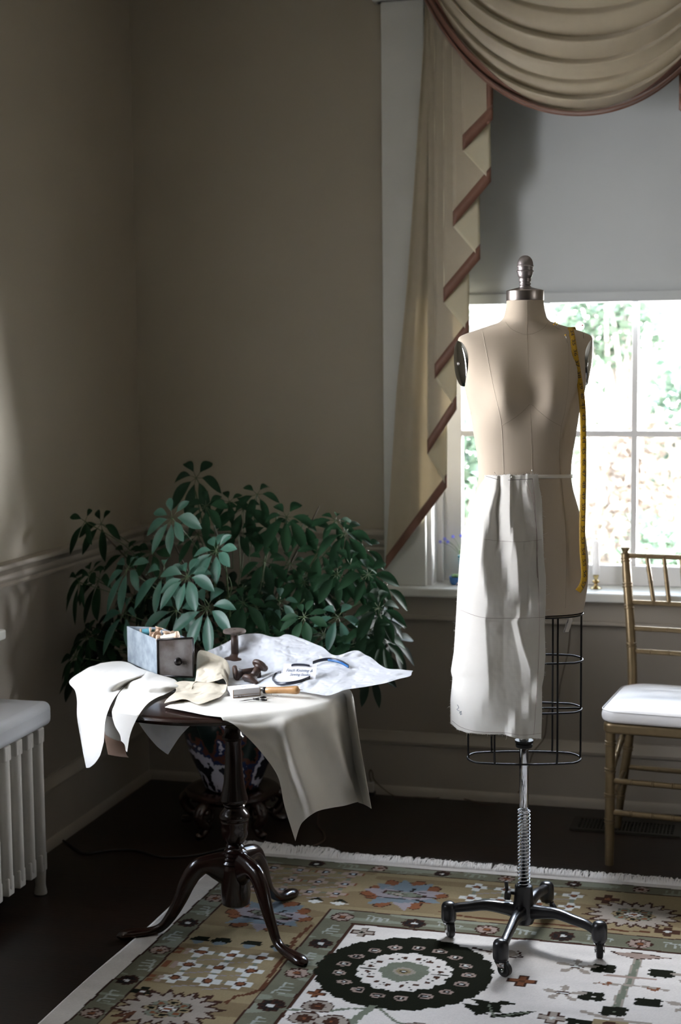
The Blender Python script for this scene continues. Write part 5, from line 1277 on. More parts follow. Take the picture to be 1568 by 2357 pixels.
hero = [ # px py y len axis mat n
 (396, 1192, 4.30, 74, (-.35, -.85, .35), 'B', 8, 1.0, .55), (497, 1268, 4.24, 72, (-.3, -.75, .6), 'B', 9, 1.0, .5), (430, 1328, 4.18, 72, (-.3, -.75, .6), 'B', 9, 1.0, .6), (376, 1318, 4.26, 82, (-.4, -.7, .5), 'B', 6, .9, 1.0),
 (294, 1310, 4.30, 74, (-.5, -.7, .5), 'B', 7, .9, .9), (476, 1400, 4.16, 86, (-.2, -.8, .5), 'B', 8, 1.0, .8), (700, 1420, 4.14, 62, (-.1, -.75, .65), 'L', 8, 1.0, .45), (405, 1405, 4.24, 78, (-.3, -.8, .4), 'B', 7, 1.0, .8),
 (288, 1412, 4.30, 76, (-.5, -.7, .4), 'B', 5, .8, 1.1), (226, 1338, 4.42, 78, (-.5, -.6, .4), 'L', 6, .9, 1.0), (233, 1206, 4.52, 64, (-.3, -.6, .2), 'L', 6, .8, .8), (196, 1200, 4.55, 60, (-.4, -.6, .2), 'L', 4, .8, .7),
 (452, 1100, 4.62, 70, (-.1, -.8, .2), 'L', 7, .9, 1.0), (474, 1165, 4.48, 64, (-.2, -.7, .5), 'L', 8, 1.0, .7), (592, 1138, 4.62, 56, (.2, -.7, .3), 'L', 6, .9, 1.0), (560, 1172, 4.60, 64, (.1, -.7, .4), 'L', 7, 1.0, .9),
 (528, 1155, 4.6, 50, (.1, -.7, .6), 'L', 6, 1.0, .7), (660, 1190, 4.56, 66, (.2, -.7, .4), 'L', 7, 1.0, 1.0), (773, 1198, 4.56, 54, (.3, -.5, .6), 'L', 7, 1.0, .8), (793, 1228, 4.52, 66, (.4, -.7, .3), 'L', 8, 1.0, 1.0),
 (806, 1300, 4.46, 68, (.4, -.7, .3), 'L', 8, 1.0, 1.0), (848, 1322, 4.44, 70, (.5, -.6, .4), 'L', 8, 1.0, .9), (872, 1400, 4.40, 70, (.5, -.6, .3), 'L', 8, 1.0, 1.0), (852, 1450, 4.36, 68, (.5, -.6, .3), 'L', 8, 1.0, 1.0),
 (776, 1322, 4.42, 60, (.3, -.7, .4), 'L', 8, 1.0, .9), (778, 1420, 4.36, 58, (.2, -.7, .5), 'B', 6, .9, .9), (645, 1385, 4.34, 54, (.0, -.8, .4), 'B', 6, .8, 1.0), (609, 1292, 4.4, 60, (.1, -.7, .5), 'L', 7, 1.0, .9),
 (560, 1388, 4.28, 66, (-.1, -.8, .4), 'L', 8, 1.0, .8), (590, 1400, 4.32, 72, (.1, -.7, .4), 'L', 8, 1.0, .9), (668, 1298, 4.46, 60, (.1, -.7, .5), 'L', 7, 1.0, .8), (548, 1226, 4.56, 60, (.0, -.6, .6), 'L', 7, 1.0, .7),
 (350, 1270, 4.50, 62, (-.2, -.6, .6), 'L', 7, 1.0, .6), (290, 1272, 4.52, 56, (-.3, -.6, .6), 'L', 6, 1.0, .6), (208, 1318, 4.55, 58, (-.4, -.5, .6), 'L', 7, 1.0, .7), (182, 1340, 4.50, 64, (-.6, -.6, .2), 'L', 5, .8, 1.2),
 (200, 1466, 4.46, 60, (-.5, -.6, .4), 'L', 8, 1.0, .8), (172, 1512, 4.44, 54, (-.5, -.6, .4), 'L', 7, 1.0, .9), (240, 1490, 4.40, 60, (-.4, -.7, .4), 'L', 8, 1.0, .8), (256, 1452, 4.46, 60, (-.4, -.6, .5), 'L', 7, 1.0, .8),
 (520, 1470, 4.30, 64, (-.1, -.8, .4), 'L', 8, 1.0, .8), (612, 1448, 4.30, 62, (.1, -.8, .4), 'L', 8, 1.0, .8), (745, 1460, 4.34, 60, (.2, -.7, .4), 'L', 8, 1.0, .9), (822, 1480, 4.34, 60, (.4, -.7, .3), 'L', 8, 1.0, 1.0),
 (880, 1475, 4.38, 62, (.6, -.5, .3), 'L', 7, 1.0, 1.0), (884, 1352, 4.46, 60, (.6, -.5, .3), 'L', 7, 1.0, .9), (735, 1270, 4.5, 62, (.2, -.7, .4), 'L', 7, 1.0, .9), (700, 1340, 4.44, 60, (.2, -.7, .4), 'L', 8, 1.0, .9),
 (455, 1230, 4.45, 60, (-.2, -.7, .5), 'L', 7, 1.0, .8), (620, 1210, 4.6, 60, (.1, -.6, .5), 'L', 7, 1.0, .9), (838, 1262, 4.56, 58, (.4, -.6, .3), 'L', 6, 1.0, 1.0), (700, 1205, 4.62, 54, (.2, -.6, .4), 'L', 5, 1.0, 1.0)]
trunks = []
for k, (tx, ty, tY) in enumerate(((450, 1130, 4.60), (240, 1230, 4.55), (640, 1180, 4.62), (800, 1230, 4.54), (860, 1370, 4.46), (400, 1250, 4.40), (520, 1300, 4.34), (200, 1440, 4.5), (700, 1380, 4.36), (735, 1165, 4.66))):
    tip = Yp(tx, ty, tY); mid = root.lerp(tip, .45)+Vector((0, .02, .06)); pts = spline([root+Vector((.02*math.cos(k), .02*math.sin(k), 0)), mid, tip], 24)
    trunks.append(pts); B().tube(pts, [.0075-.00024*i for i in range(24)], 8).out('stem', BARK if k % 2 else STEM, pl_t)
def nearest(p):
    best = None
    for t_ in trunks:
        for q in t_[6:]:
            dd = (q-p).length + max(0, q.z-p.z)*1.5
            if best is None or dd < best[0]: best = (dd, q)
    return best[1]
def place(px, py, y, l, ax, m, nl, sp_, dr_, target=None):
    c, end, lb, sb = whorl(px, py, y, l, ax, None, nl, None, sp_, dr_)
    q = nearest(end); sb.tube(spline([end, (end+q)/2+Vector((0, 0, .01)), q], 8), .0018, 6)
    if target is None:
        o = lb.out('leaf_cluster', LEAFLIT if m == 'B' else (LEAF if m == 'L' else LEAFSHADE), pl_t, recalc=False)
        sb.out('leaf_stalk', STEM, o)
    else: target[0].add(lb.v, lb.f); target[1].add(sb.v, sb.f)
for h in hero: place(*h)
# outline of the crown: fill its inside with leaf clusters coloured darker for shade
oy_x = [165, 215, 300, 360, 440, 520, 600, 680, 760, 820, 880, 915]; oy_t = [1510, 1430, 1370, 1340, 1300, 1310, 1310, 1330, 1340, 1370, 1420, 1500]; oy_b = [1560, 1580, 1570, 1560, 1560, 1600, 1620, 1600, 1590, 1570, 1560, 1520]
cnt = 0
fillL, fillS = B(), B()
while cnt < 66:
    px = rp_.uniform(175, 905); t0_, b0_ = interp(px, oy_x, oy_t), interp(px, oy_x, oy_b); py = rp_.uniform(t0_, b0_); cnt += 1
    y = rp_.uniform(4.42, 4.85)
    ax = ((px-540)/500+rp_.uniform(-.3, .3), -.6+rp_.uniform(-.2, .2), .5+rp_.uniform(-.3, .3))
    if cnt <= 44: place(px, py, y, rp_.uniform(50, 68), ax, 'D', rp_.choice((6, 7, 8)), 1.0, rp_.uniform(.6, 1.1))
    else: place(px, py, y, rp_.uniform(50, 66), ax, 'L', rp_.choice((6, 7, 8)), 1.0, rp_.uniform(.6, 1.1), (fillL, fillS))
tag(fillL.out('leaf_cluster', LEAFSHADE, pl_t, recalc=False), kind='stuff'); tag(fillS.out('leaf_stalk', STEM, pl_t), kind='stuff')

# ================================================================== THINGS ON THE WINDOW SILL
v0 = Yp(1049, 1337, 5.15); zsil = .770
def onsill(px, y): p = Yp(px, 1340, y); return Vector((p.x, y, zsil))
p = onsill(1051, 5.165)
bw = thing('blue_bowl', 'small cobalt blue bowl with a green succulent on the window sill', 'bowl', tuple(p))
B().lathe([(.001, .0), (.019, 0), (.0245, .008), (.0262, .0255), (.0268, .029), (.0250, .029), (.0235, .022), (.001, .018)], p, n=32).out('bowl_body', BLUEPOT, bw)
b = B()
for k in range(9): a = k*2.4; b.sphere(p+Vector((.010*math.cos(a), .009*math.sin(a), .028+.002*(k % 3))), .009, 6, (1, 1, .8))
b.out('succulent', SUCC, bw)
p = onsill(1066, 5.215)
vs = thing('bud_vase', 'tall slim aqua vase with purple flowers and a round green leaf on the sill', 'vase', tuple(p))
hv = .100
B().lathe([(.001, 0), (.010, 0), (.0105, .01), (.012, .035), (.015, .07), (.0185, hv-.004), (.0188, hv), (.0170, hv), (.013, .06), (.001, .05)], p, n=28).out('vase_body', VASE, vs)
b = B().sphere(p+Vector((.004, -.004, hv+.010)), .017, 10, (1.1, .9, .9)); b.out('round_leaf', SUCC, vs)
fb = B(); sb = B()
for (fx, fy) in ((1014, 1247), (1031, 1247), (1043, 1235), (1061, 1233), (1024, 1240)):
    q = Yp(fx, fy, 5.20); sb.tube(spline([p+Vector((0, 0, hv-.01)), (p+q)/2+Vector((.0, 0, .055)), q], 10), .0007, 5)
    for k in range(5):
        a = k*1.256+fx; d = Vector((math.cos(a), -.3, math.sin(a))).normalized(); s_ = Vector((-math.sin(a), 0, math.cos(a)))
        fb.add([q, q+d*.004+s_*.0022, q+d*.0085, q+d*.004-s_*.0022], [(0, 1, 2, 3)])
    fb.sphere(q, .0022, 5)
sb.out('flower_stem', STEM, vs); fb.out('flower', PURPLE, vs, smooth=False)
p = onsill(1372, 5.165)
cd = thing('candlestick', 'small brass candlestick with a white taper candle on the window sill', 'candlestick', tuple(p))
B().lathe([(.001, 0), (.0200, 0), (.0210, .002), (.0150, .005), (.0070, .010), (.0055, .017), (.0100, .021), (.0135, .024), (.0120, .028), (.0060, .031), (.0075, .037), (.0098, .044), (.0100, .054), (.001, .054)], p, n=32).out('holder', BRASS, cd, auto=50)
B().lathe([(.001, 0), (.0132, 0), (.0125, .110), (.009, .118), (.001, .120)], p+Vector((0, 0, .050)), n=24).out('candle', CANDLE, cd)
B().tube([p+Vector((0, 0, .168)), p+Vector((.001, 0, .178))], .0008, 5).out('wick', INKD, cd)

# ================================================================== CORDS, PLUG, FLOOR VENT
c = thing('power_cable', 'thin dark cord running over the boards from behind the radiator to the table foot', 'cord', (-1.9, 4.2, 0))
pts = [Zp(100, 1922, .02), Zp(140, 1932, .006), Zp(180, 1957, .004), Zp(200, 1964, .004), Zp(250, 1957, .004), Zp(310, 1956, .004), Zp(370, 1972, .004), Zp(430, 1971, .004), Zp(480, 1962, .004), Zp(520, 1952, .004), Zp(560, 1944, .004)]
B().tube(spline(pts, 90), .0035, 6).out('cable', CORDB, c)
p = Zp(861, 1823, 0); p = Vector((p.x, 5.085, .02))
pg = thing('cord_adapter', 'small pale plug adapter with a looped cord standing against the baseboard', 'plug', (p.x, p.y, 0))
bevel(B().box((p.x-.014, p.y-.010, .012), (p.x+.010, p.y+.010, .050)).out('adapter_body', PLUGW, pg, smooth=False), .003, 2)
B().box((p.x-.012, p.y-.012, 0), (p.x+.014, p.y+.012, .014)).out('dark_base', CORDB, pg, smooth=False)
lp = [p+Vector((0, 0, .028)), p+Vector((-.006, 0, .055)), p+Vector((-.002, 0, .075)), p+Vector((.006, 0, .062)), p+Vector((.012, -.002, .040)), p+Vector((.045, -.008, .012)), p+Vector((.10, -.014, -.016))]
B().tube(spline(lp+[Zp(960, 1835, .004), Zp(1000, 1837, .004), Zp(1027, 1832, .004)], 70), .0022, 6).out('looped_cord', CORD, pg)
p = Zp(1033, 1832, .006); sw = thing('cord_switch', 'little round inline cord switch on the floor by the baseboard', 'switch', (p.x, p.y, 0))
B().sphere((p.x, p.y, .009), .011, 10, (1.2, .9, .8)).out('switch_body', PLUGW, sw)
c = thing('power_cable', 'brown cord hanging down the wall under the window behind the dress form', 'cord', (-.6, 5.1, .4))
pts = [Yp(1305, 1412, 5.09), Yp(1312, 1450, 5.10), Yp(1308, 1500, 5.10), Yp(1298, 1540, 5.10), Yp(1290, 1575, 5.10), Yp(1284, 1610, 5.10), Yp(1262, 1640, 5.10), Yp(1258, 1670, 5.10), Yp(1252, 1700, 5.095), Yp(1228, 1732, 5.095), Yp(1216, 1770, 5.09), Yp(1204, 1810, 5.08), Zp(1175, 1838, .004), Zp(1120, 1853, .004), Zp(1080, 1842, .004), Zp(1045, 1834, .004)]
B().tube(spline(pts, 120), .0022, 6).out('cable', CORD, c)
c = thing('power_cable', 'brown cord end curling on the boards under the hanging cloth point', 'cord', (-1.3, 4.6, 0))
pts = [Zp(735, 1870, .004), Zp(733, 1900, .004), Zp(745, 1915, .004), Zp(747, 1932, .004), Zp(730, 1944, .004), Zp(712, 1950, .004)]
B().tube(spline(pts, 40), .003, 6).out('cable', CORD, c)
# small white plug lying at the left
V0, V1, V2 = Zp(1328, 1880, .003), Zp(1311, 1908, .003), Zp(1566, 1928, .003)
eu = (V2-V1); lu = eu.length+.0; eu.normalize(); ev = Vector((-eu.y, eu.x, 0)); lv = (V0-V1).dot(ev)
vt = thing('floor_vent', 'dark cast floor vent with pierced pattern under the gold chair', 'vent', tuple((V1+V2)/2))
def vp(u, v, h=.003): return Vector((0, 0, h))+Vector((V1.x, V1.y, 0))+eu*u+ev*v
def plate(b, u0, u1, v0, v1, h0, h1):
    p = [vp(u0, v0, h0), vp(u1, v0, h0), vp(u1, v1, h0), vp(u0, v1, h0), vp(u0, v0, h1), vp(u1, v0, h1), vp(u1, v1, h1), vp(u0, v1, h1)]
    b.add(p, [(0, 3, 2, 1), (4, 5, 6, 7), (0, 1, 5, 4), (1, 2, 6, 5), (2, 3, 7, 6), (3, 0, 4, 7)])
b = B(); plate(b, .012, lu-.012, .012, lv-.012, .0005, .002); b.out('gap_shade_plate', VENTD, vt, smooth=False)  # near-black plate, the shade under the grille put into its colour
b = B(); plate(b, 0, lu, 0, .018, 0, .006); plate(b, 0, lu, lv-.018, lv, 0, .006); plate(b, 0, .024, .018, lv-.018, 0, .006); plate(b, lu-.024, lu, .018, lv-.018, 0, .006)
N_ = 26
for i in range(1, N_):
    u = .024+(lu-.048)*i/N_; plate(b, u-.0022, u+.0022, .018, lv-.018, .002, .0055)
for j in range(1, 5):
    v = .018+(lv-.036)*j/5; plate(b, .024, lu-.024, v-.0018, v+.0018, .002, .0052)
b.out('grille', VENTM, vt, smooth=False)
# ================================================================== RUG
rg = thing('oriental_rug', 'large oriental rug, white field and gold flowered border, pale fringe', 'rug', (-.7, 3.6, 0))
C_ = dict(white=(.60, .57, .54), cream=(.66, .63, .60), gold=(.27, .215, .125), goldd=(.21, .16, .09), guard=(.15, .15, .105), guardl=(.23, .24, .19), line=(.045, .020, .014), brown=(.10, .042, .022), rust=(.19, .075, .035), dark=(.010, .011, .006), blk=(.018, .015, .014),
          pink=(.34, .26, .225), blue=(.15, .19, .22), lav=(.27, .24, .26), green=(.165, .185, .14), dkbr=(.06, .028, .018), lt=(.50, .51, .50), comb=(.34, .36, .33), tan=(.33, .29, .25), ltb=(.42, .50, .56))
st = .0033
U0, U1, V0_, V1_ = -1.535, .62, 2.35, 4.372
nu, nv = int((U1-U0)/st)+1, int((V1_-V0_)/st)+1
us = np.linspace(U0, U1, nu); vs_ = np.linspace(V0_, V1_, nv); U, V = np.meshgrid(us, vs_)
rs = np.random.RandomState(3)
def vnoise(sx_, sy_, seed):
    r = np.random.RandomState(seed); gx, gy = int((U1-U0)*sx_)+3, int((V1_-V0_)*sy_)+3; g = r.rand(gy, gx)
    X = (U-U0)*sx_; Y = (V-V0_)*sy_; i = X.astype(int); j = Y.astype(int); fx = X-i; fy = Y-j; fx = fx*fx*(3-2*fx); fy = fy*fy*(3-2*fy)
    return (g[j, i]*(1-fx)+g[j, i+1]*fx)*(1-fy)+(g[j+1, i]*(1-fx)+g[j+1, i+1]*fx)*fy
wobu = (vnoise(25, 25, 1)-.5)*.006; wobv = (vnoise(25, 25, 2)-.5)*.006
PU, PV = U+wobu, V+wobv; col = np.zeros((nv, nu, 3)); col[:] = C_['cream']
q = .0058  # knot step gives the outlines their stepped look
QU, QV = np.round(PU/q)*q, np.round(PV/q)*q
def put(mask, c): col[mask] = C_[c]
# nested borders: distance inward from the rug edge
GO, GI, WI, FI = .060, .138, .452, .548
DL = PU-U0; DF = (4.385-PV); 
DFs = np.where(DF < .3, (DF-.0)*1.0, DF)
Dm = np.minimum(DL, np.where(True, DF+.0, DF))
def inner(a, b): return (DL > a) & (DF > b)
put(inner(GO, .058), 'line'); put(inner(GO+.006, .063), 'guard'); put(inner(GI-.006, .118), 'line'); put(inner(GI, .123), 'gold')
put(inner(WI-.006, .445), 'line'); put(inner(WI, .451), 'guard'); put(inner(FI-.010, .538), 'line'); put(inner(FI-.006, .543), 'dkbr'); put(inner(FI, .549), 'white')
inguard1 = inner(GO+.006, .063) & ~inner(GI-.006, .118); inguard2 = inner(WI, .451) & ~inner(FI-.010, .538)
# abrash
n1 = vnoise(7, 40, 5); n2 = vnoise(3, 22, 6)
put(inguard1 & (n1 > .72), 'guardl'); put(inguard2 & (n1 > .66), 'guardl')
g = inner(GI, .123) & ~inner(WI-.006, .445); put(g & (n2 > .62), 'goldd')
def region(cx, cy, R): return (np.abs(U-cx) < R) & (np.abs(V-cy) < R)
def disc(cx, cy, rx, ry): return ((QU-cx)/rx)**2+((QV-cy)/ry)**2 < 1
def polar(cx, cy): dx, dy = QU-cx, QV-cy; return np.hypot(dx, dy), np.arctan2(dy, dx)
def flower8(cx, cy, r, cpet, ccen, outl='line'):
    R, A = polar(cx, cy); edge = r*(.84+.16*np.abs(np.cos(4*A)))
    put(R < edge, outl); put((R < edge*.84) & (np.abs(np.sin(4*A)) > .30), cpet); put(R < r*.34, outl); put(R < r*.25, ccen)
def comb(cx, cy, horiz, flip, c='comb'):
    a, b = (QU-cx, QV-cy) if horiz else (QV-cy, QU-cx)
    b = b*flip; k = np.mod(a+.05, .019)
    put((np.abs(a) < .036) & (np.abs(b+.016-.25*a) < .004), c); put((np.abs(a) < .036) & (k < .0065) & (b > -.016) & (b < .018-.3*np.abs(a)), c)
def four(cx, cy, s, cp, cc, outl=None):
    for dx, dy in ((1, 0), (-1, 0), (0, 1), (0, -1)):
        if outl: put((np.abs(QU-cx-dx*s) < s*.72) & (np.abs(QV-cy-dy*s) < s*.72), outl)
    for dx, dy in ((1, 0), (-1, 0), (0, 1), (0, -1)): put((np.abs(QU-cx-dx*s) < s*.55) & (np.abs(QV-cy-dy*s) < s*.55), cp)
    if outl: put(disc(cx, cy, s*.60, s*.60), outl)
    put(disc(cx, cy, s*.68, s*.62), 'dkbr' if not outl else 'blk'); put(disc(cx, cy, s*.42, s*.38), cc)
def poly(pts, c):
    x = np.array([p[0] for p in pts]); y = np.array([p[1] for p in pts]); ok = np.zeros(U.shape, bool)
    b = (U > x.min()-.01) & (U < x.max()+.01) & (V > y.min()-.01) & (V < y.max()+.01); uu, vv = QU[b], QV[b]; ins = np.zeros(uu.shape, bool); j = len(x)-1
    for i in range(len(x)):
        c_ = ((y[i] > vv) != (y[j] > vv)) & (uu < (x[j]-x[i])*(vv-y[i])/(y[j]-y[i]+1e-12)+x[i]); ins ^= c_; j = i
    ok[b] = ins; put(ok, c)
def outl_poly(pts, c, o='line', g=.86):
    cx = sum(p[0] for p in pts)/len(pts); cy = sum(p[1] for p in pts)/len(pts); poly(pts, o); poly([(cx+(p[0]-cx)*g, cy+(p[1]-cy)*g) for p in pts], c)
# guard flowers
gx = U0+.098
for i, y in enumerate(np.arange(4.30-.36, 2.4, -.2)):
    flower8(gx, y, .031, 'pink' if i % 2 == 0 else 'blk', 'rust' if i % 2 == 0 else 'lt'); comb(gx+.004, y-.1, False, 1 if i % 2 else -1)
flower8(gx, 4.14, .031, 'blk', 'lt'); comb(gx, 4.04, False, 1)
for i, x in enumerate(np.arange(-1.238, .6, .198)):
    flower8(x, 4.297, .026, 'blk' if i % 2 == 0 else 'pink', 'lt' if i % 2 == 0 else 'rust'); comb(x+.1, 4.297, True, 1 if i % 2 else -1, 'guardl')
for i, x in enumerate(np.arange(-1.035, .6, .205)):
    flower8(x, 3.884, .036, 'pink' if i % 2 == 0 else 'blk', 'rust' if i % 2 == 0 else 'lt'); 
    if i >= 0: comb(x+.1, 3.886, True, -1)
for i, y in enumerate(np.arange(3.884-.2, 2.4, -.2)):
    flower8(-1.037, y, .035, 'blk' if i % 2 == 0 else 'pink', 'lt' if i % 2 == 0 else 'rust')
for y in np.arange(3.785, 2.4, -.2): comb(-1.033, y, False, 1)
# gold band: three-by-three flowers joined by stems
def lattice(xs, ys, s, cp, cc, outl=None, skip=()):
    for x in xs: put((np.abs(QU-x) < .005) & (QV > min(ys)) & (QV < max(ys)), 'green')
    for i in range(len(xs)-1):
        for j, y in enumerate(ys):
            t = (QU-xs[i])/(xs[i+1]-xs[i]); put((t > 0) & (t < 1) & (np.abs(QV-(y-.010+.0*t)-t*.02) < .0042), 'green')
            t2 = t; put((t > .1) & (t < .9) & (np.abs(QV-(y-.055)-t*.028) < .0028), 'lav')
    for i, x in enumerate(xs):
        for j, y in enumerate(ys):
            if (i, j) not in skip: four(x, y, s, cp, cc, outl)
lattice([-1.325, -1.240, -1.155], [3.382, 3.467, 3.552], .0225, 'lt', 'rust')
lattice([-1.355, -1.272, -1.187, -1.104], [4.057, 4.143, 4.231], .0185, 'pink', 'ltb', 'rust')
lattice([-.718, -.632], [4.116, 4.206], .0195, 'lt', 'rust'); lattice([-.515, -.434], [4.112, 4.204], .0195, 'lt', 'rust')
lattice([.02, .105, .19], [4.116, 4.206], .0195, 'pink', 'ltb', 'rust'); lattice([-1.325, -1.240, -1.155], [2.5, 2.585, 2.67], .0225, 'lt', 'rust')
for x in (-1.36, -1.30, -1.215, -1.135): # small dark tulips
    poly([(x-.028, 3.632), (x-.02, 3.655), (x+.02, 3.655), (x+.028, 3.632), (x, 3.608)], 'dark'); poly([(x-.022, 3.622), (x, 3.632), (x+.022, 3.622), (x, 3.602)], 'blue')
for x in (-1.145, -1.075): poly([(x-.03, 3.99), (x, 4.02), (x+.03, 3.99), (x, 4.0)], 'dark'); poly([(x-.026, 3.985), (x, 3.998), (x+.026, 3.985), (x, 3.968)], 'lt')
for y in (3.37, 3.46, 3.55):
    for dx, dy in ((-.012, .012), (.012, .012), (-.012, -.012), (.012, -.012)): put((np.abs(QU+1.374-dx) < .010) & (np.abs(QV-y-dy) < .010), 'rust' if dx < 0 else 'pink')
four(-1.372, 3.285, .018, 'dark', 'lt'); four(-.332, 4.197, .022, 'dkbr', 'rust'); four(-.148, 3.985, .022, 'dkbr', 'lt')
# big blue and rust palmettes
def palm(cx, cy, s, rot=0.0):
    def P(l): return [(cx+(x*math.cos(rot)-y*math.sin(rot))*s, cy+(x*math.sin(rot)+y*math.cos(rot))*s) for x, y in l]
    for a, rr in ((155, .85), (120, .95), (75, .95), (40, .92), (8, .98), (-25, .80), (-60, .9), (-115, .9), (-160, .82), (185, .95)):
        c, s_ = math.cos(math.radians(a)), math.sin(math.radians(a)); e = (-s_, c)
        outl_poly(P([(c*rr*.50, s_*rr*.50), (c*rr*.72+e[0]*.22, s_*rr*.72+e[1]*.22), (c*rr*.98+e[0]*.12, s_*rr*.98+e[1]*.12), (c*rr*1.02-e[0]*.06, s_*rr*1.02-e[1]*.06), (c*rr*.74-e[0]*.2, s_*rr*.74-e[1]*.2)]), 'rust')
    for a, cc in ((100, 'blue'), (60, 'blue'), (20, 'lav'), (-20, 'blue'), (-75, 'lav'), (-130, 'blue'), (170, 'lav'), (140, 'blue')):
        c, s_ = math.cos(math.radians(a)), math.sin(math.radians(a)); e = (-s_, c)
        poly(P([(0, 0), (c*.5+e[0]*.22, s_*.5+e[1]*.22), (c*.95, s_*.95), (c*.5-e[0]*.22, s_*.5-e[1]*.22)]), cc)
    poly(P([(-.7, 0), (-.35, .42), (.35, .42), (.75, 0), (.35, -.4), (-.35, -.4)]), 'lav'); poly(P([(-.45, .30), (-.1, .5), (.5, .42), (.1, .2)]), 'blue'); poly(P([(-.5, -.35), (.0, -.5), (.55, -.35), (.0, -.2)]), 'blue')
    outl_poly(P([(-.5, .02), (-.42, .2), (.2, .16), (.55, .04), (.5, -.12), (.1, -.14), (-.3, -.05)]), 'green', g=.84); outl_poly(P([(-.34, .08), (-.1, .10), (.1, .0), (-.1, -.04)]), 'tan', g=.7)
    for l in ([(-.3, .36), (-.22, .30), (.02, .20), (-.05, .18)], [(.1, .22), (.17, .22), (.24, .42), (.17, .42)], [(.3, .26), (.32, .2), (.5, .2), (.48, .26)], [(.3, -.02), (.75, .0), (.75, -.05), (.3, -.07)], [(-.55, -.22), (.2, -.22), (.1, -.29), (-.5, -.28)], [(.3, -.2), (.6, -.32), (.55, -.37), (.25, -.26)]):
        poly(P(l), 'blk')
palm(-1.243, 3.845, .135, -.15); palm(-.915, 4.094, .135, 0)
palm(.38, 4.094, .135, 0)
# sunflowers
def sunf(cx, cy, r):
    R, A = polar(cx, cy)
    sp_ = np.abs(np.mod(A/(2*np.pi)*18, 1)-.5)*2; e = r*(.70+.30*np.abs(np.cos(A))**1.0)*(1-.28*sp_)
    e2 = r*(.66+.30*np.abs(np.cos(A)))*(1-.30*sp_)*.96-.004
    put(R < e, 'line'); put(R < e2-.001, 'tan')
    for k in range(8):
        a = k*math.pi/4; x, y = cx+.036*math.cos(a)*r/.14*1.15, cy+.032*math.sin(a)*r/.14*1.1
        put(disc(x, y, .021, .016), 'line'); put(disc(x, y, .018, .0135), 'gold' if k % 2 == 0 else 'green'); put(disc(x, y, .009, .007), 'dark' if k % 2 == 0 else 'rust')
    outl_poly([(cx-.034, cy), (cx, cy+.018), (cx+.034, cy), (cx, cy-.018)], 'lt', 'line', .8); put(disc(cx, cy, .012, .007), 'rust')
sunf(-1.272, 3.205, .142); sunf(-.250, 4.090, .142)
# vine lines in the gold band
def line(pts, w, c):
    for (x0, y0), (x1, y1) in zip(pts[:-1], pts[1:]):
        L2 = (x1-x0)**2+(y1-y0)**2; t = np.clip(((QU-x0)*(x1-x0)+(QV-y0)*(y1-y0))/L2, 0, 1); put((QU-x0-t*(x1-x0))**2+(QV-y0-t*(y1-y0))**2 < w*w, c)
line([(-1.10, 3.80), (-1.115, 3.70), (-1.10, 3.62), (-1.095, 3.36), (-1.11, 3.33), (-1.14, 3.31), (-1.145, 3.27)], .0055, 'brown'); line([(-1.38, 3.14), (-1.34, 3.17), (-1.36, 3.10)], .0055, 'brown')
line([(-.78, 3.985), (-.70, 3.965), (-.30, 3.962), (-.20, 3.97)], .005, 'brown')
# medallion
mx_, my_ = -.775, 3.556
R, A = polar(mx_, my_)
put(R < .222*(1+.035*np.abs(np.cos(13*A))), 'dark')
for k in range(17):
    a = 2*math.pi*k/17+.1; x, y = mx_+.163*math.cos(a), my_+.158*math.sin(a)
    put(disc(x, y, .0185, .0150), 'pink'); put(disc(x, y, .0110, .0090), 'blk'); put(disc(x, y, .0050, .0042), 'lt')
put(R < .112*(1+.10*np.abs(np.cos(8*A))), 'white'); put((R > .063) & (R < .115) & (np.abs(np.sin(8*A+0)) < .07), 'dark')
for k in range(16):
    a = 2*math.pi*(k+.5)/16; x, y = mx_+.092*math.cos(a), my_+.088*math.sin(a); put(disc(x, y, .0085, .0075), 'dkbr')
put(R < .062*(1+.06*np.cos(8*A)), 'green'); put(disc(mx_, my_, .028, .024), 'tan'); put(disc(mx_, my_, .020, .016), 'gold'); put(disc(mx_, my_, .010, .0075), 'blk'); put(disc(mx_, my_, .0055, .0035), 'lt')
# field figures
def cross(cx, cy, s, c, cc):
    put(((np.abs(QU-cx) < s) & (np.abs(QV-cy) < s*.36)) | ((np.abs(QU-cx) < s*.36) & (np.abs(QV-cy) < s)), 'line'); s2_ = s*.86
    put(((np.abs(QU-cx) < s2_) & (np.abs(QV-cy) < s*.24)) | ((np.abs(QU-cx) < s*.24) & (np.abs(QV-cy) < s2_)), c); put(disc(cx, cy, s*.22, s*.2), cc)
cross(-.475, 3.570, .036, 'rust', 'brown'); cross(-.953, 3.375, .026, 'rust', 'brown'); cross(-.950, 3.787, .034, 'tan', 'dark'); cross(-.371, 3.376, .034, 'tan', 'lt'); cross(-.05, 3.376, .03, 'rust', 'lt')
put(disc(-.555, 3.735, .040, .028), 'tan'); put(disc(-.565, 3.72, .018, .010), 'white'); line([(-.63, 3.75), (-.585, 3.735)], .004, 'line'); line([(-.515, 3.76), (-.50, 3.72), (-.54, 3.705)], .003, 'line')
# green leaf spray
for pts_ in ([(-.60, 3.41), (-.55, 3.40), (-.51, 3.345), (-.45, 3.36), (-.40, 3.405), (-.44, 3.39), (-.50, 3.365), (-.545, 3.345)], [(-.58, 3.44), (-.53, 3.43), (-.505, 3.36), (-.53, 3.37), (-.56, 3.41)], [(-.535, 3.42), (-.50, 3.445), (-.455, 3.43), (-.50, 3.42), (-.49, 3.37), (-.52, 3.37)]): poly(pts_, 'dark')
line([(-.53, 3.41), (-.505, 3.35)], .003, 'green'); line([(-.43, 3.39), (-.49, 3.355)], .003, 'green')
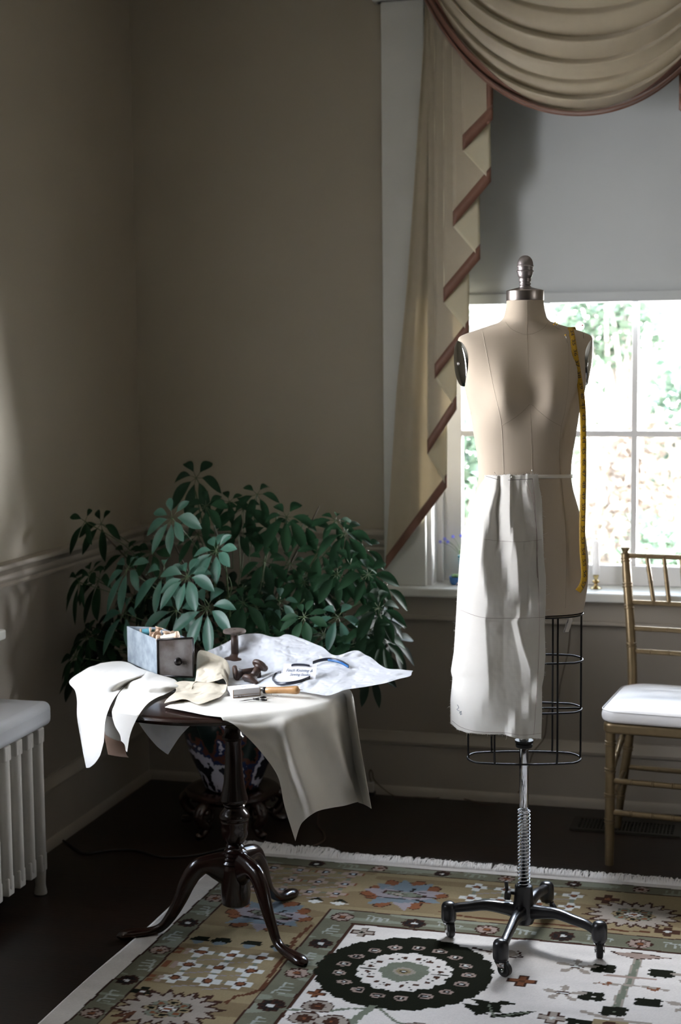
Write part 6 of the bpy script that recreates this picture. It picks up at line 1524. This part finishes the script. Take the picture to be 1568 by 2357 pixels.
# tree at the right
line([(-.203, 3.795), (-.235, 3.44)], .012, 'tan'); line([(-.203, 3.795), (-.235, 3.44)], .007, 'green')
outl_poly([(-.285, 3.812), (-.21, 3.818), (-.12, 3.806), (-.16, 3.792), (-.21, 3.775), (-.25, 3.79)], 'pink')
for x, y in ((-.285, 3.694), (-.142, 3.697), (-.294, 3.521), (-.160, 3.518), (-.234, 3.447), (-.305, 3.36)):
    for dx, dy in ((-.015, .012), (.015, .012), (-.015, -.012), (.015, -.012)): put(disc(x+dx, y+dy, .018, .014), 'dark')
line([(-.30, 3.60), (-.215, 3.61), (-.12, 3.60)], .005, 'tan'); line([(-.275, 3.655), (-.214, 3.655), (-.15, 3.655)], .005, 'pink'); line([(-.31, 3.43), (-.235, 3.405), (-.15, 3.40)], .007, 'tan')
for x, y in ((-.355, 3.69), (-.365, 3.52), (-.06, 3.52), (-.06, 3.69)):
    for k in range(5):
        a = k*1.257+1.6; outl_poly([(x, y), (x+.045*math.cos(a)-.012*math.sin(a), y+.036*math.sin(a)+.010*math.cos(a)), (x+.062*math.cos(a), y+.05*math.sin(a)), (x+.045*math.cos(a)+.012*math.sin(a), y+.036*math.sin(a)-.010*math.cos(a))], 'tan', 'tan')
    put(disc(x, y, .022, .008), 'line'); put(disc(x, y, .017, .005), 'lt')
poly([(-.275, 3.395), (-.195, 3.395), (-.20, 3.34), (-.27, 3.34)], 'gold'); put(disc(-.235, 3.375, .018, .014), 'dkbr')
line([(-.29, 3.605), (-.27, 3.595), (-.262, 3.615)], .004, 'rust'); line([(-.17, 3.60), (-.15, 3.59), (-.142, 3.61)], .004, 'rust')
# lower medallion stalk and flowers at the picture's foot
line([(-.80, 3.335), (-.84, 3.16)], .011, 'green'); line([(-.80, 3.33), (-.90, 3.285), (-1.0, 3.27)], .0045, 'green'); line([(-.78, 3.33), (-.72, 3.27), (-.66, 3.24)], .0045, 'green')
for x, y in ((-.925, 3.305), (-.935, 3.235), (-.870, 3.235), (-.665, 3.245), (-.61, 3.235)):
    put(disc(x, y, .042, .034), 'line'); put(disc(x, y, .038, .030), 'tan'); flower8(x, y, .022, 'dkbr', 'rust')
# knots: slight value change per knot row and a worn tone
col *= np.where(col.min(-1, keepdims=True) > .45, .86, .74)*(1-.10*rs.rand(nv, nu)[..., None])*(0.93+.14*vnoise(5, 30, 9)[..., None])
zz_ = .010+.0012*(vnoise(6, 6, 12)-.5)+.0004*rs.rand(nv, nu)
xx_ = U+.03*(V-4.27)+ .0025*np.sin(V*9)*(U < -1.5)
me = bpy.data.meshes.new('rug_pile'); nvv = nu*nv
co = np.stack([xx_+.7, V-3.6, zz_], -1).reshape(-1).astype(np.float32)
idx = np.arange(nvv).reshape(nv, nu); fc = np.stack([idx[:-1, :-1], idx[:-1, 1:], idx[1:, 1:], idx[1:, :-1]], -1).reshape(-1).astype(np.int32); nf = len(fc)//4
me.vertices.add(nvv); me.vertices.foreach_set('co', co); me.loops.add(nf*4); me.loops.foreach_set('vertex_index', fc); me.polygons.add(nf)
me.polygons.foreach_set('loop_start', np.arange(0, nf*4, 4, dtype=np.int32)); me.polygons.foreach_set('loop_total', np.full(nf, 4, np.int32)); me.update(calc_edges=True); me.validate()
ca = me.color_attributes.new('knots', 'FLOAT_COLOR', 'POINT'); cc = np.ones((nvv, 4), np.float32); cc[:, :3] = col.reshape(-1, 3); ca.data.foreach_set('color', cc.reshape(-1))
rm = bpy.data.materials.new('rug_wool'); rm.use_nodes = True; n = rm.node_tree.nodes; L = rm.node_tree.links; b_ = n['Principled BSDF']; at = n.new('ShaderNodeAttribute'); at.attribute_name = 'knots'
L.new(at.outputs['Color'], b_.inputs['Base Color']); b_.inputs['Roughness'].default_value = .95; b_.inputs['Specular IOR Level'].default_value = .03
nz = n.new('ShaderNodeTexNoise'); nz.inputs['Scale'].default_value = 320; t = n.new('ShaderNodeTexCoord'); L.new(t.outputs['Object'], nz.inputs['Vector']); bp = n.new('ShaderNodeBump'); bp.inputs['Strength'].default_value = .5; bp.inputs['Distance'].default_value = .002
L.new(nz.outputs['Fac'], bp.inputs['Height']); L.new(bp.outputs[0], b_.inputs['Normal']); me.materials.append(rm)
ro = bpy.data.objects.new('rug_pile', me); COL.objects.link(ro); ro.parent = rg
edge = B()
edge.box((-1.60, 2.35, .0005), (-1.60, 2.35, .0005)) if False else None
b = B(); pe = [(U0+.03*(v-4.27)+.0025*math.sin(v*9), v) for v in np.linspace(V0_, 4.372, 60)]
b.tube([(x, v, .0055) for x, v in pe], .0055, 8); b.out('selvedge', FRINGE, rg)
# fringe
fr_ = B(); rf = random.Random(8); x = U0+.002
while x < .62:
    big = .012*max(0, noise.noise(Vector((x*9, 0, 0)))); ln = .060+rf.uniform(-.014, .012)+big+(.02 if x < -1.25 else 0); lean = rf.uniform(-.25, .25)+.4*noise.noise(Vector((x*14, 4, 0)))
    y = 4.366-.0; xs_ = x+.03*(y-4.27); h = .010+rf.uniform(0, .008)+ (rf.uniform(0, .012) if x < -1.2 else 0)
    p0 = Vector((xs_, y-.012, .0085)); p1 = Vector((xs_+lean*ln*.5, y+ln*.5, h)); p2 = Vector((xs_+lean*ln+rf.uniform(-.006, .006), y+ln, rf.uniform(.002, .008)))
    fr_.tube(spline([p0, p1, p2], 5), [.0026, .0024, .0019, .0013, .0005], 4); x += rf.uniform(.0010, .0018)
tag(fr_.out('fringe', FRINGE, rg), kind='stuff')
